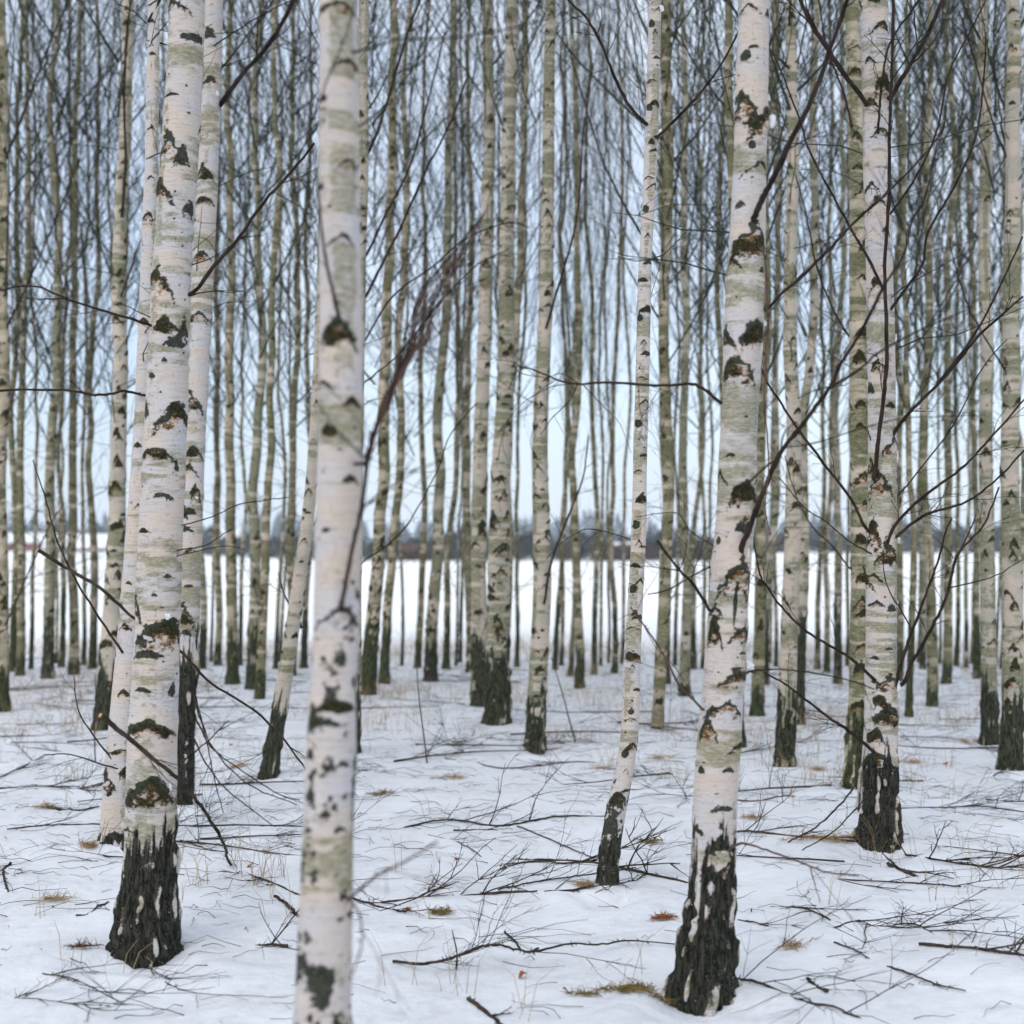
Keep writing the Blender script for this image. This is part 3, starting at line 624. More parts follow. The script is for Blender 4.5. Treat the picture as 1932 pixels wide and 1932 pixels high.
limb('T5', B, [(1222,236),(1195,210),(1172,172),(1158,142),(1140,95),(1118,52),(1098,25),(1070,-2),(1040,-40)], 3.4, 1.8, 3, extra=[([(1125,68),(1133,45),(1135,18),(1122,5)],1.1,.6),([(1110,27),(1070,40),(1045,75),(1030,100)],.9,.5),([(1128,68),(1095,62),(1080,60)],.8,.5),([(1145,130),(1115,140),(1100,155)],.7,.5)])
limb('T5', B, [(1243,256),(1285,215),(1325,170),(1355,130),(1390,68),(1420,0)], 3.0, 2.0, 3)
limb('T5', B, [(1190,1018),(1160,1008),(1130,1000),(1100,1000),(1065,1020),(1030,1055)], 1.1, .6, 2, sag=.2)
limb('T6', B, [(1356,757),(1330,735),(1300,724),(1262,728),(1200,725),(1140,722),(1090,724),(1050,716),(1012,700),(975,690)], 3.6, 1.3, 5, sag=.18, up=-.4,
     extra=[([(1092,724),(1060,705),(1030,712),(985,705),(970,690)],1,.6),([(1090,724),(1075,755),(1045,785),(1020,820)],1.3,.7),([(1088,724),(1040,730),(985,762),(955,800),(942,850),(936,880)],.9,.5),([(1100,726),(1140,768),(1170,800),(1190,855)],1,.5),([(1205,728),(1206,762),(1212,800),(1205,830)],.8,.5),([(1212,800),(1235,825),(1242,850)],.6,.4),([(1230,729),(1265,742),(1285,757)],.7,.4),([(960,735),(975,700),(1000,690)],.8,.5),([(1020,790),(1000,830),(1010,860)],.6,.4),([(1045,785),(1065,820),(1080,850)],.6,.4),([(955,800),(948,840),(960,870)],.5,.4)])
limb('T6', B, [(1416,432),(1425,405),(1440,372),(1458,338),(1490,270),(1520,212),(1548,145),(1578,60),(1602,-10),(1640,-90)], 6.2, 3.4, 4, dY=-.05, dY1=-.5)
limb('T6', B, [(1393,1052),(1405,1020),(1430,955),(1454,894),(1474,851),(1504,814),(1534,774),(1564,734),(1587,684),(1614,644),(1654,567),(1671,534),(1704,484),(1721,417),(1747,367),(1770,267)], 5.6, 1.6, 8, dY=-.05, dY1=-.7,
     extra=[([(1564,734),(1621,697),(1654,667),(1701,640),(1760,612),(1830,583)],3,1.2),([(1474,860),(1440,885),(1412,912),(1398,926)],2.4,2.0),([(1474,851),(1478,820),(1500,795)],1.6,1.2),([(1480,845),(1540,835),(1620,810),(1700,790),(1780,786),(1860,782)],1.4,.7)])
limb('T6', B, [(1450,581),(1474,554),(1521,514),(1571,464),(1604,427),(1637,397),(1681,357),(1737,300),(1777,247),(1785,200)], 3.6, 1.6, 6, dY=-.2, mat=M_TWIG)
limb('T6', B, [(1448,584),(1447,640),(1445,700),(1442,764),(1450,850),(1448,910),(1443,964),(1455,1010)], 2.4, 1.2, 5, dY=-.2, mat=M_PURPLE, sag=.25, extra=[([(1448,584),(1446,520),(1438,464)],2.4,1.6)])
limb('T6', B, [(1404,1270),(1430,1264),(1470,1263),(1537,1270),(1604,1284),(1650,1300)], 2.2, 1.2, 3)
limb('T6', B, [(1338,1150),(1326,1130),(1305,1098),(1287,1081),(1262,1050),(1240,1020)], 3.4, 2.2, 3)
limb('T6', B, [(1325,1337),(1300,1312),(1280,1290),(1262,1255),(1240,1215),(1215,1180),(1190,1145)], 2.4, 1.3, 4, mat=M_PURPLE, extra=[([(1310,1318),(1275,1260),(1240,1225),(1215,1180)],1.1,.7),([(1215,1180),(1190,1160),(1160,1172)],.8,.5)])
limb('T6', B, [(1348,1030),(1300,1000),(1282,970),(1250,968),(1200,975)], 1.2, .8, 3)
limb('T6', B, [(1340,1070),(1300,1090),(1262,1112),(1222,1122)], 1.6, 1.2, 1)
limb('T6', B, [(1368,1608),(1400,1591),(1437,1601),(1480,1615),(1521,1631),(1564,1647),(1620,1652)], 2.6, 1.2, 1, dY=-.4, mat=M_PURPLE, extra=[([(1528,1635),(1536,1665),(1547,1702)],1.4,.9)])
limb('T7', B, [(1634,998),(1607,944),(1554,874),(1500,801),(1470,755),(1447,721),(1427,674)], 3.2, 1.6, 4, dY=-.1)
limb('T7', B, [(1667,547),(1640,490),(1607,434),(1581,387),(1534,300),(1504,214),(1474,134),(1450,87)], 2.8, 1.2, 6, dY=-.1)
limb('T7', B, [(1684,823),(1700,797),(1717,777),(1767,727),(1814,674),(1850,630),(1930,560)], 3.8, 2.0, 8, dY=-.1, extra=[([(1767,727),(1837,634),(1887,540),(1930,447)],2.6,1.6)])
limb('T7', B, [(1649,905),(1653,870),(1657,831),(1666,760),(1672,694),(1672,600),(1670,500),(1677,367),(1678,267),(1683,120),(1686,0),(1690,-60)], 4.2, 2.4, 8, dY=-.15, dY1=-.4)
limb('T7', B, [(1670,1040),(1687,994),(1737,941),(1787,904),(1821,877),(1871,824),(1935,750)], 3.4, 1.6, 8, dY=-.1)
limb('T7', B, [(1687,1016),(1720,988),(1754,968),(1800,955),(1834,941),(1881,904),(1935,846)], 3.0, 1.6, 6, dY=-.05)
limb('T7', B, [(1687,1300),(1704,1240),(1721,1191),(1740,1140),(1757,1094),(1774,1044),(1785,1000),(1797,978)], 3.4, 1.4, 5, dY=-.15, extra=[([(1721,1191),(1700,1150),(1680,1120),(1668,1080),(1668,1040)],1.6,1.0)])
limb('T7', B, [(1704,1290),(1720,1250),(1737,1224),(1760,1180),(1781,1138),(1795,1090),(1804,1051),(1830,1020),(1854,994),(1870,960),(1884,920)], 4.0, 1.6, 8, dY=-.1, extra=[([(1804,1055),(1830,1000),(1842,972)],2,1.2),([(1786,1110),(1830,1100),(1880,1085),(1930,1055)],1.4,.8)])
limb('T7', B, [(1650,1283),(1604,1241),(1560,1215),(1521,1191),(1474,1144),(1446,1105),(1434,1084),(1420,1011)], 3.0, 1.4, 6, dY=-.1)
limb('T7', B, [(1645,1045),(1600,1020),(1560,985),(1520,960),(1470,900)], 1.6, .9, 5)
limb('T7', B, [(1636,200),(1618,172),(1600,150),(1564,97),(1527,37),(1508,-5),(1480,-60)], 4.6, 3.6, 4, dY=-.1)
limb('T7', B, [(1682,182),(1700,150),(1721,117),(1754,57),(1778,0),(1800,-60)], 5.0, 3.6, 4, dY=-.1)
limb('T7', B, [(1657,252),(1660,200),(1664,150),(1680,80),(1720,20),(1750,-30)], 2.4, 1.6, 4, dY=-.15)
limb('T7', B, [(1680,585),(1704,550),(1740,500),(1750,440),(1787,377),(1821,310),(1845,240),(1857,134),(1860,60)], 3.0, 1.6, 8, dY=-.1)
limb('T7', B, [(1682,400),(1730,330),(1770,240),(1790,140),(1830,60),(1860,0)], 2.4, 1.4, 7, dY=.1)
limb('T7', B, [(1650,1420),(1610,1385),(1570,1358),(1520,1320),(1480,1290),(1440,1268)], 3.4, 1.6, 5, dY=-.1)
limb('T7', B, [(1690,940),(1740,880),(1800,800),(1850,700),(1900,640)], 1.8, 1.0, 7, dY=.15)
limb('T8', B, [(1608,240),(1590,170),(1560,90),(1545,0)], 2.2, 1.4, 4)
limb('T8', B, [(1606,640),(1570,580),(1540,500),(1520,400),(1500,330)], 2.2, 1.2, 5)
limb('T8', B, [(1606,1075),(1570,1030),(1530,990),(1500,930),(1480,860)], 1.8, 1.0, 5)
limb('T16', B, [(1900,300),(1870,220),(1840,120),(1810,20)], 2.0, 1.2, 6)
limb('T16', B, [(1898,700),(1860,640),(1820,560),(1790,450)], 1.8, 1.0, 6)
limb('T18b', B, [(690,560),(720,500),(760,420),(800,330),(850,230),(880,150)], 3.4, 1.6, 7, dY=-.1)
limb('T18b', B, [(690,300),(715,240),(740,160),(770,60),(800,-20)], 3.2, 1.8, 7, dY=-.1)
limb('T18b', B, [(692,480),(730,400),(775,310),(800,220),(840,60)], 3.0, 1.4, 8, dY=.1)
limb('T18b', B, [(690,640),(740,560),(820,500),(880,450),(960,420),(1000,430)], 2.2, 1.0, 7)
limb('T18b', B, [(690,720),(760,660),(830,570),(900,500),(960,470)], 2.0, 1.0, 7)
limb('T18b', B, [(686,1060),(760,1000),(820,900),(850,820),(900,760)], 1.8, 1.0, 6)
limb('T13', B, [(230,410),(237,300),(234,180),(240,60),(250,-20)], 3.0, 2.0, 4, dY=-.2)
limb('T13', B, [(228,560),(250,500),(268,450),(300,400)], 2.0, 1.2, 4)
limb('T10', B, [(1026,1140),(1040,1060),(1070,980),(1100,900),(1110,820)], 2.4, 1.2, 4)
limb('T10', B, [(1030,620),(1060,520),(1090,400),(1100,260),(1120,120)], 2.4, 1.2, 6)
limb('T14', B, [(578,1010),(600,980),(640,950)], 2.0, 1.2, 1)
limb('T14', B, [(568,1180),(540,1130),(525,1080)], 2.2, 1.2, 2)
limb('T17', B, [(12,300),(50,200),(90,90),(130,0)], 2.6, 1.6, 7)
limb('T17', B, [(12,620),(60,520),(110,400),(150,300)], 2.2, 1.2, 7)
limb('T17', B, [(10,1180),(50,1090),(90,1000),(120,950)], 1.8, 1.0, 4)

# lumps of snow caught on the bark and in the forks
def clump(tree, x, y, wd, ht, n=1, dy=-.02):
    T = TREES[tree]; rng = np.random.RandomState(int(x * 3 + y)); V = []; F = []; base = 0
    import bmesh
    bm = bmesh.new()
    for k in range(3):
        f = [1, .7, .55][k]
        g = bmesh.ops.create_icosphere(bm, subdivisions=3, radius=1.0)
        c = at(x + rng.uniform(-.3, .3) * wd * (k > 0), y + rng.uniform(-.4, .4) * ht * (k > 0), T['Y'])
        i = int(np.argmin(abs(T['zs'] - c[2])))
        dx = c[0] - T['cx'][i]; rr = T['rr'][i]; yy = T['cy'][i] - math.sqrt(max(rr * rr - dx * dx, 0)) + (0 if abs(dx) < rr else -.005)
        for v in g['verts']:
            p = np.array(v.co); nn = .8 + 1.7 * (float(fbm(*(p * 2.3 + k * 5 + x), 3, 3)) - .5)
            p = p * nn * f * np.array((wd / 2 / FD * T['Y'], min(wd, ht) / 4.5 / FD * T['Y'], ht / 2 / FD * T['Y']))
            v.co = (p[0] + c[0] - T['base'][0], p[1] + yy - T['base'][1], p[2] + c[2] - T['base'][2])
    me = bpy.data.meshes.new('snow_clump'); bm.to_mesh(me); bm.free(); me.materials.append(M_SNOWC)
    me.polygons.foreach_set('use_smooth', [True] * len(me.polygons))
    obj('snow_clump', me, T['root'])
for a in [('T1',320,1160,22,16),('T1',325,1482,8,28),('T3',414,183,8,12),('T3',374,940,10,8),('T5',1246,16,14,12),('T5',1246,248,7,14),('T6',1446,190,8,10),('T6',1452,235,16,26),('T6',1404,1040,8,24),
          ('T6',1412,1258,20,18),('T6',1438,612,10,14),('T6',1388,1590,12,22),
          ('T7',1693,1018,12,12),('T7',1689,1292,14,22),('T7',1692,860,6,24),('T7',1692,1140,6,16),('T7',1690,640,6,20)]:
    if a[3] > 1: clump(*a)

# ------------------------------------------------------------------ things lying on the snow
def fallen(pts, r0, r1, label, tw=6, tl=(.1, .4), lift=0.0, mat=None, seed=0, cut=False, extra=(), name='fallen_branch', cat='branch', hts=None, flat=.25):
    rng = np.random.RandomState(seed * 17 + int(pts[0][0] * 3 + pts[0][1]))
    W = []; r0 *= .78; r1 *= .72
    for i, (x, y) in enumerate(pts):
        if hts and hts[i] is not None: W.append(at(x, y, hts[i]))
        else:
            g = ground(x, y); W.append(g + np.array((0, 0, rng.uniform(-.004, .010) + lift * math.sin(math.pi * i / max(1, len(pts) - 1)))))
    un = np.mean([p[1] for p in W]) / FD
    Q = np.array(smooth_path(W, 6)); L = len(Q)
    Q[1:] += rng.normal(0, .9, (L - 1, 3)) * un * np.array((1, 1, .5))
    tb = Tubes(); tb.add(Q, np.linspace(r0, r1, L) * un * (1 + .2 * (rng.rand(L) - .5)), 6)
    def twig(b, d, l, r, lvl=0):
        P = [b]; d = d / np.linalg.norm(d); m = 6 if lvl == 0 else 4
        for k in range(m):
            d = d + rng.uniform(-.2, .2, 3) * np.array((1, 1, .6)); d /= np.linalg.norm(d)
            q = P[-1] + d * l / m; q[2] = max(q[2], float(gz(q[0], q[1])) + .003); P.append(q)
        tb.add(P, np.linspace(r, r * .4, m + 1), 4)
        if lvl < 2:
            for _ in range(3 - lvl):
                k = rng.randint(1, m + 1); dd = P[k] - P[k - 1]; dd /= np.linalg.norm(dd) + 1e-9
                twig(P[k - 1], dd + rng.uniform(-.8, .8, 3) * np.array((1, 1, .55)), l * rng.uniform(.3, .6), r * .62, lvl + 1)
    for i in range(int(tw * .6 + .5)):
        k = int(rng.uniform(.1, .98) * (L - 1)); t = Q[min(k + 1, L - 1)] - Q[max(k - 1, 0)]; t /= np.linalg.norm(t)
        s = rng.uniform(-1, 1, 3) * np.array((1, 1, flat)); s[2] = abs(s[2]); s /= np.linalg.norm(s)
        twig(Q[k].copy(), t * .9 + s * .8, rng.uniform(*tl), max(.0013, r1 * un * .6))
    for i in range(int(L / 2)):
        k = rng.randint(1, L - 1); s = rng.uniform(-1, 1, 3); s /= np.linalg.norm(s); rr = (r0 + (r1 - r0) * k / L) * un
        tb.add([Q[k], Q[k] + s * (rr + .006), Q[k] + s * (rr + .012)], [rr * .5, .0018, .0009], 4)
    for (pp, ra, rb, hh) in extra:
        W2 = [ground(x, y) + np.array((0, 0, .006)) if h is None else at(x, y, h) for (x, y), h in zip(pp, hh)]
        tb.add(smooth_path(W2, 4), np.linspace(ra, rb, (len(pp) - 1) * 4 + 1 if len(pp) > 2 else 5) * un, 4)
    b0 = W[len(W) // 2].copy(); b0[2] = float(gz(b0[0], b0[1]))
    me = tb.mesh(name, mat or M_DEAD, b0)
    if cut:
        root = empty(name, b0, label, cat); obj('stem', me, root)
        c = Tubes(); d = Q[0] - Q[1]; d /= np.linalg.norm(d)
        c.add([Q[0] + d * .0005, Q[0] + d * .004], [r0 * un * .98, r0 * un * .9], 6)
        obj('cut_end', c.mesh('cut_end', M_CUT, b0), root)
    else:
        root = obj(name, me, None, b0); tag(root, label, cat)
    return root
Y1 = TREES['T1']['Y']
fallen([(190,1350),(230,1382),(290,1432),(345,1478),(385,1530),(420,1590),(436,1632),(470,1650),(520,1668),(566,1690),(620,1700)], 5.6, 2.2, 'thick sawn branch slanting across the foot of the stout furrowed birch', 16, (.15,.5), cut=True,
       hts=[Y1-.5,Y1-.45,Y1-.35,Y1-.25,Y1+.1,Y1+.5,None,None,None,None,None])
fallen([(72,1038),(130,1075),(190,1110),(245,1160),(335,1225),(400,1290),(480,1340),(540,1400),(575,1450),(612,1500)], 4.6, 2.2, 'long straight sawn branch propped behind the stout furrowed birch', 5, (.15,.5), cut=True,
       hts=[6.2,6.25,6.3,6.35,6.4,6.5,6.6,6.8,7.0,None])
for i, (p, hh) in enumerate([([(358,1290),(380,1360),(408,1420),(470,1480),(560,1520)], [8.2,8.2,8.1,8.0,None]), ([(365,1300),(390,1400),(405,1470),(420,1535)], [8.3,8.2,8.1,None]), ([(362,1340),(400,1410),(450,1450),(530,1500),(565,1508)], [8.4,8.3,8.3,8.2,None]), ([(340,1440),(390,1400),(432,1358)], [7.9,7.8,7.7]), ([(345,1350),(395,1450),(440,1500),(520,1560)],[8.6,8.4,8.2,None])]):
    fallen(p, 2.2, 1.2, ['bent dead shoot drooping furthest right beside the olive stained birch','steep dead shoot reaching the snow right of the olive stained birch','long dead shoot arching low right of the olive stained birch','short grey stick rising to the right beside the stout furrowed birch','thin dead shoot arching into the snow behind the sawn branch'][i], 4, (.1,.4), hts=hh)
fallen([(720,1704),(803,1692),(877,1689),(943,1687),(1013,1682)], 3.0, 3.6, 'long straight fallen branch left of the slender bent birch foot', 9, (.15,.45), flat=.7)
fallen([(1027,1682),(1080,1678),(1120,1674)], 3.2, 2.8, 'short dark stick touching the foot of the slender bent birch', 3)
fallen([(963,1621),(1043,1624),(1123,1629),(1177,1641),(1230,1652),(1297,1666)], 2.6, 4.2, 'thick fallen branch passing behind the slender bent birch foot', 8, (.15,.5), flat=.6)
fallen([(943,1634),(1010,1627),(1073,1631),(1127,1624)], 2.8, 2.2, 'paired fallen branch under the thick one by the slender bent birch', 3)
fallen([(940,1682),(1010,1667),(1077,1657),(1123,1650),(1200,1640)], 2.0, 1.6, 'thin fallen branch rising towards the slender bent birch', 6)
fallen([(742,1816),(793,1831),(837,1836),(877,1829),(910,1821),(943,1821),(977,1834),(1010,1832),(1077,1811),(1127,1801),(1193,1784),(1277,1787)], 4.0, 2.0, 'long wavy fallen branch in front, reaching to the orange scarred birch', 16, (.15,.5), lift=.07, flat=.7,
       extra=[([(861,1832),(862,1798),(853,1755)],2.4,1.0,[None,TREES['T1']['Y']-.2,TREES['T1']['Y']-.2])])
fallen([(763,1562),(843,1550),(937,1560),(1000,1552),(1057,1543),(1140,1541)], 2.2, 2.6, 'gently curved fallen branch in mid clearing, right of the nearest birch', 6, (.15,.5))
fallen([(856,1568),(900,1566),(940,1566)], 2.8, 2.2, 'short dark stick under the gently curved branch', 1)
fallen([(952,1759),(970,1778),(990,1797),(1017,1794)], 2.6, 3.0, 'small hooked stick between the two long fallen branches', 1, (.05,.1))
fallen([(883,1886),(905,1903),(943,1933),(960,1950)], 5.5, 5.0, 'stubby grey-brown log cut by the bottom of the picture', 1, (.04,.08), mat=M_DEAD)
fallen([(663,1696),(710,1711),(740,1716),(766,1724)], 2.8, 2.4, 'short fallen branch just right of the nearest birch', 5)
fallen([(976,1562),(1026,1580),(1077,1604),(1123,1620)], 2.0, 1.4, 'slanting thin twig behind the slender bent birch', 4)
fallen([(808,1575),(860,1588),(890,1605),(912,1618)], 1.6, 1.2, 'thin forked twig in the clearing centre', 5)
fallen([(1384,1571),(1430,1573),(1487,1576),(1550,1582),(1611,1589)], 2.8, 2.6, 'fallen branch between the orange scarred birch and the branchy birch', 8)
fallen([(1487,1590),(1547,1554),(1597,1504),(1627,1461)], 1.6, 3.0, 'arched branch leaning up against the branchy birch', 4, (.1,.4), hts=[None,7.2,7.3,7.4])
fallen([(1512,1604),(1570,1570),(1620,1520),(1640,1490)], 1.4, 2.2, 'second thinner branch leaning up against the branchy birch', 4, (.1,.3), hts=[None,7.0,7.1,7.2])
fallen([(1691,1607),(1754,1621),(1838,1634),(1890,1637),(1945,1637)], 2.4, 3.6, 'fallen branch running right from the branchy birch foot', 12, (.2,.6), flat=.5)
fallen([(1536,1655),(1630,1664),(1720,1667),(1814,1676)], 1.8, 2.2, 'long thin branch in front of the branchy birch', 6)
fallen([(1734,1784),(1788,1789),(1860,1796),(1945,1806)], 4.2, 4.4, 'thick straight branch at the right edge in front', 5, (.2,.45), flat=1.2)
fallen([(1674,1823),(1721,1844),(1771,1861),(1821,1874)], 3.2, 1.8, 'tapering branch lying alone lower right', 2, (.12,.2), flat=.9)
fallen([(1387,1851),(1437,1861),(1514,1888),(1571,1904),(1625,1922)], 4.4, 2.8, 'thick branch running right from the orange scarred birch foot', 9, (.2,.6), flat=.6)
fallen([(1524,1851),(1543,1862),(1561,1874)], 5.0, 5.0, 'little broken log above the thick right branch', 0)
fallen([(1454,1711),(1520,1717),(1567,1737)], 1.8, 2.0, 'thin branch right of the orange scarred birch', 6, (.1,.35))
fallen([(1574,1753),(1620,1738),(1655,1748),(1720,1744),(1757,1759)], 1.8, 2.8, 'twiggy fallen branch in the open snow lower right', 16, (.15,.5), flat=.6)
fallen([(1574,1779),(1607,1794),(1640,1811)], 2.2, 1.6, 'short dark twig below the twiggy right branch', 4, (.08,.2))
fallen([(1676,1632),(1700,1642),(1728,1655)], 5.0, 4.2, 'broken bark-covered stick in front of the branchy birch', 4, (.1,.3))
fallen([(1391,1736),(1420,1742),(1450,1749)], 2.4, 1.6, 'short twig touching the orange scarred birch', 4)
fallen([(143,1729),(167,1724),(185,1713),(207,1701)], 2.0, 2.6, 'small straight stick left of the stout furrowed birch foot', 0)
fallen([(519,1692),(540,1708),(564,1731)], 4.6, 4.0, 'blunt stick left of the nearest birch', 0)
fallen([(20,1631),(6,1645),(10,1668),(17,1684)], 3.4, 2.4, 'crooked stick at the left edge', 4, (.08,.2))
fallen([(20,1885),(60,1880),(133,1894),(207,1899)], 1.6, 2.4, 'thin forked branch in the bottom left corner', 9, (.15,.45))
fallen([(80,1838),(130,1848),(167,1860),(233,1895)], 1.5, 2.2, 'upper forked twig in the bottom left corner', 7, (.15,.45))
fallen([(266,1820),(300,1836),(334,1850)], 1.6, 1.0, 'thin twig in front of the stout furrowed birch', 3)
fallen([(300,1845),(320,1862),(352,1876)], 1.4, 1.0, 'tiny twig lowest in front of the stout furrowed birch', 4)
fallen([(-20,1478),(40,1450),(83,1425)], 2.0, 1.6, 'rising branch at the left edge', 6)
fallen([(13,1568),(60,1560),(110,1558),(187,1556)], 1.6, 2.0, 'long thin straight twig left of the pale-footed birch', 2)
fallen([(-20,1490),(83,1484),(130,1488),(167,1486)], 3.0, 2.2, 'dark branch in the left brush', 14, (.2,.6))
fallen([(90,1525),(120,1528),(155,1530),(187,1522)], 4.0, 2.2, 'mossy broken stick left of the pale-footed birch', 2)
fallen([(481,1783),(510,1786),(543,1788)], 2.6, 4.0, 'brown ended stick between the two front birches', 3)
fallen([(340,1588),(380,1600),(410,1610)], 1.8, 1.2, 'twig just behind the thick sawn branch', 4)
fallen([(1160,1445),(1090,1438),(960,1450),(900,1440),(840,1432)], 1.8, 1.4, 'long pale twig across the clearing behind', 4)
fallen([(1384,1510),(1430,1512),(1475,1503),(1500,1505)], 1.8, 1.4, 'twig behind and right of the orange scarred birch', 3)
fallen([(1860,1510),(1900,1512),(1945,1511)], 2.2, 2.0, 'short branch below the right edge birch', 3)
fallen([(1700,1526),(1800,1525),(1850,1523),(1945,1534)], 1.5, 1.4, 'long thin branch right of the branchy birch', 10, (.2,.5))

# random smaller branches further back: alike, so they share a label
def rand_branch_mesh(seed):
    r = np.random.RandomState(seed); tb = Tubes(); L = r.uniform(.7, 1.5); P = [np.array((-L / 2, 0, .012))]; d = np.array((1., 0, 0))
    for k in range(9):
        d = d + r.uniform(-.16, .16, 3) * np.array((1, 1, .25)); d /= np.linalg.norm(d); q = P[-1] + d * L / 9; q[2] = min(max(q[2], .004), .08); P.append(q)
    tb.add(P, np.linspace(.007, .0025, 10), 5)
    def tw(b, d, l, rr, lv):
        Q = [b]; d = d / np.linalg.norm(d)
        for k in range(4):
            d = d + r.uniform(-.2, .2, 3); d /= np.linalg.norm(d); q = Q[-1] + d * l / 4; q[2] = max(q[2], .002); Q.append(q)
        tb.add(Q, np.linspace(rr, rr * .5, 5), 3)
        if lv < 2:
            for _ in range(3): tw(Q[r.randint(0, 4)], d + r.uniform(-.7, .7, 3) * np.array((1, 1, .6)), l * .5, rr * .7, lv + 1)
    for i in range(5):
        k = r.randint(1, 10); s = r.uniform(-1, 1, 3) * np.array((1, 1, .4)); s[2] = abs(s[2])
        tw(P[k], np.array((.7, 0, 0)) + s, r.uniform(.15, .5), .0025, 0)
    return tb.mesh('fallen_twig', M_DEAD)
RB = [rand_branch_mesh(300 + i) for i in range(8)]
r = random.Random(5); TW = []
for i in range(74):
    Yd = 6.2 + 13 * r.random() ** .8; xx = (r.random() - .5) * Yd * .72
    if i % 3 == 0: xx = -Yd * r.uniform(.16, .35)
    o = obj('fallen_twig', RB[i % 8], None, (xx, Yd, float(gz(xx, Yd))))
    s = r.uniform(.5, 1.15); o.scale = (s, s, s); o.rotation_euler = (0, 0, r.choice((0, math.pi)) + r.gauss(0, .45))
    tag(o, 'x', 'twig', 'scattered dead twigs on the forest floor'); TW.append(o)
LMN = {'T1': 'the stout furrowed birch', 'T13': 'the black-footed birch', 'T14': 'the leaning thin birch', 'T4': 'the nearest birch', 'T11': 'the touching pair', 'T10': 'the clearing birch', 'T5': 'the slender bent birch',
       'T6': 'the orange scarred birch', 'T9': 'the pale arched-scar birch', 'T7': 'the branchy birch', 'T15': 'the short-footed birch', 'T16': 'the right edge birch', 'T17': 'the left edge birch'}
buckets = {}
for o in TW:
    k = min(LMN, key=lambda q: math.hypot(TREES[q]['base'][0] - o.location[0], TREES[q]['base'][1] - o.location[1])); b_ = TREES[k]['base']
    dx, dy = o.location[0] - b_[0], o.location[1] - b_[1]
    sd_ = ('right of' if dx > 0 else 'left of') if abs(dx) > abs(dy) else ('behind' if dy > 0 else 'in front of')
    buckets.setdefault((k, sd_), []).append((math.hypot(dx, dy), o))
for (k, sd_), lst in buckets.items():
    for i, (_, o) in enumerate(sorted(lst, key=lambda t: t[0])):
        o['label'] = ('%s closest thin dead twig lying %s %s' % (NTH[i + 1], sd_, LMN[k])) if i else 'closest thin dead twig lying %s %s' % (sd_, LMN[k])

# upright dead shoots in the snow
def shoot(pts, Yd, rad, label):
    tb = Tubes(); W = [ground(*pts[0])] + [at(x, y, Yd) for x, y in pts[1:]]
    Yd = W[0][1]; W = [W[0]] + [at(x, y, Yd) for x, y in pts[1:]]
    Q = smooth_path(W, 5); tb.add(Q, np.linspace(rad, rad * .5, len(Q)), 5)
    o = obj('dead_shoot', tb.mesh('dead_shoot', M_DEAD, W[0]), None, W[0]); tag(o, label, 'shoot')
shoot([(806,1440),(800,1390),(792,1330),(788,1285),(786,1240)], 8, .006, 'thin upright dead shoot right of the nearest birch')
shoot([(1086,1400),(1072,1350),(1062,1310),(1040,1240)], 8, .007, 'leaning dead shoot right of the clearing birch')
shoot([(180,1440),(178,1380),(181,1330),(179,1270)], 8, .005, 'thin upright dead shoot left of the pale-footed birch')

# patches of moss and litter round some feet
def patch(x0, x1, y, hgt, label, mats, n=520, name='moss_patch', bl=.05):
    a, b = ground(x0, y), ground(x1, y); c = (a + b) / 2; hw = abs(b[0] - a[0]) / 2; rng = np.random.RandomState(int(x0 + y))
    root = empty(name, (c[0], c[1], float(gz(c[0], c[1]))), label, 'moss')
    th = np.linspace(0, 2 * math.pi, 48, endpoint=False); rs = np.linspace(0, 1, 16)
    V = []; 
    for s in rs:
        for t in th:
            k = 1 + .5 * (float(vnoise(math.cos(t) * 2.4 + x0, math.sin(t) * 2.4, 0, 5)) - .5) * 1.6
            px = s * k * hw * math.cos(t); py = s * k * hw * hgt * math.sin(t)
            e = float(vnoise((px + 9) * 45, (py + 9) * 45, 0, 3))
            V.append((px, py, float(gz(c[0] + px, c[1] + py)) - root.location[2] - .012 + .040 * (float(fbm((px + 9) * 16, (py + 9) * 30, 0, 3, 3)) - .28) * (1 - s ** 2)))
    V = np.array(V); i = np.arange(15)[:, None] * 48; j = np.arange(48)[None, :]; j2 = (j + 1) % 48
    if name != 'grass_tuft': obj('mound', mesh_np('mound', V, np.stack([i + j, i + j2, i + 48 + j2, i + 48 + j], -1).reshape(-1, 4), mats[0]), root)
    tb = Tubes()
    for k in range(n):
        t = rng.uniform(0, 6.28); s = math.sqrt(rng.rand()) * 1.15 if name != 'grass_tuft' else abs(rng.normal(0, .75)); px, py = s * hw * math.cos(t), s * hw * hgt * math.sin(t)
        if float(fbm((px + 9) * 16, (py + 9) * 30, 0, 3, 3)) < .47 and (name != 'grass_tuft' or k % 3): continue
        z = float(gz(c[0] + px, c[1] + py)) - root.location[2]
        d = rng.normal(0, 1, 3); d[2] = abs(d[2]) * .6; d /= np.linalg.norm(d); l = rng.uniform(.3, 1) * bl
        p = np.array((px, py, z + .008)); tb.add([p, p + d * l * .5, p + d * l + np.array((0, 0, -.2 * l))], [.0012, .001, .0006], 3)
    o = obj('grass_blades', tb.mesh('grass_blades', mats[1]), root); o['kind'] = 'stuff'
    return root
patch(78, 212, 1797, .16, 'reddish brown litter spread left of the stout furrowed birch foot', (M_LITTER, M_LITTER), name='litter_patch')
patch(1068, 1290, 1888, .16, 'golden brown moss and grass left of the orange scarred birch foot', (M_LITTER, M_MOSS), n=1400)
patch(680, 745, 1499, .3, 'small mossy tuft behind, right of the nearest birch', (M_LITTER, M_MOSS))
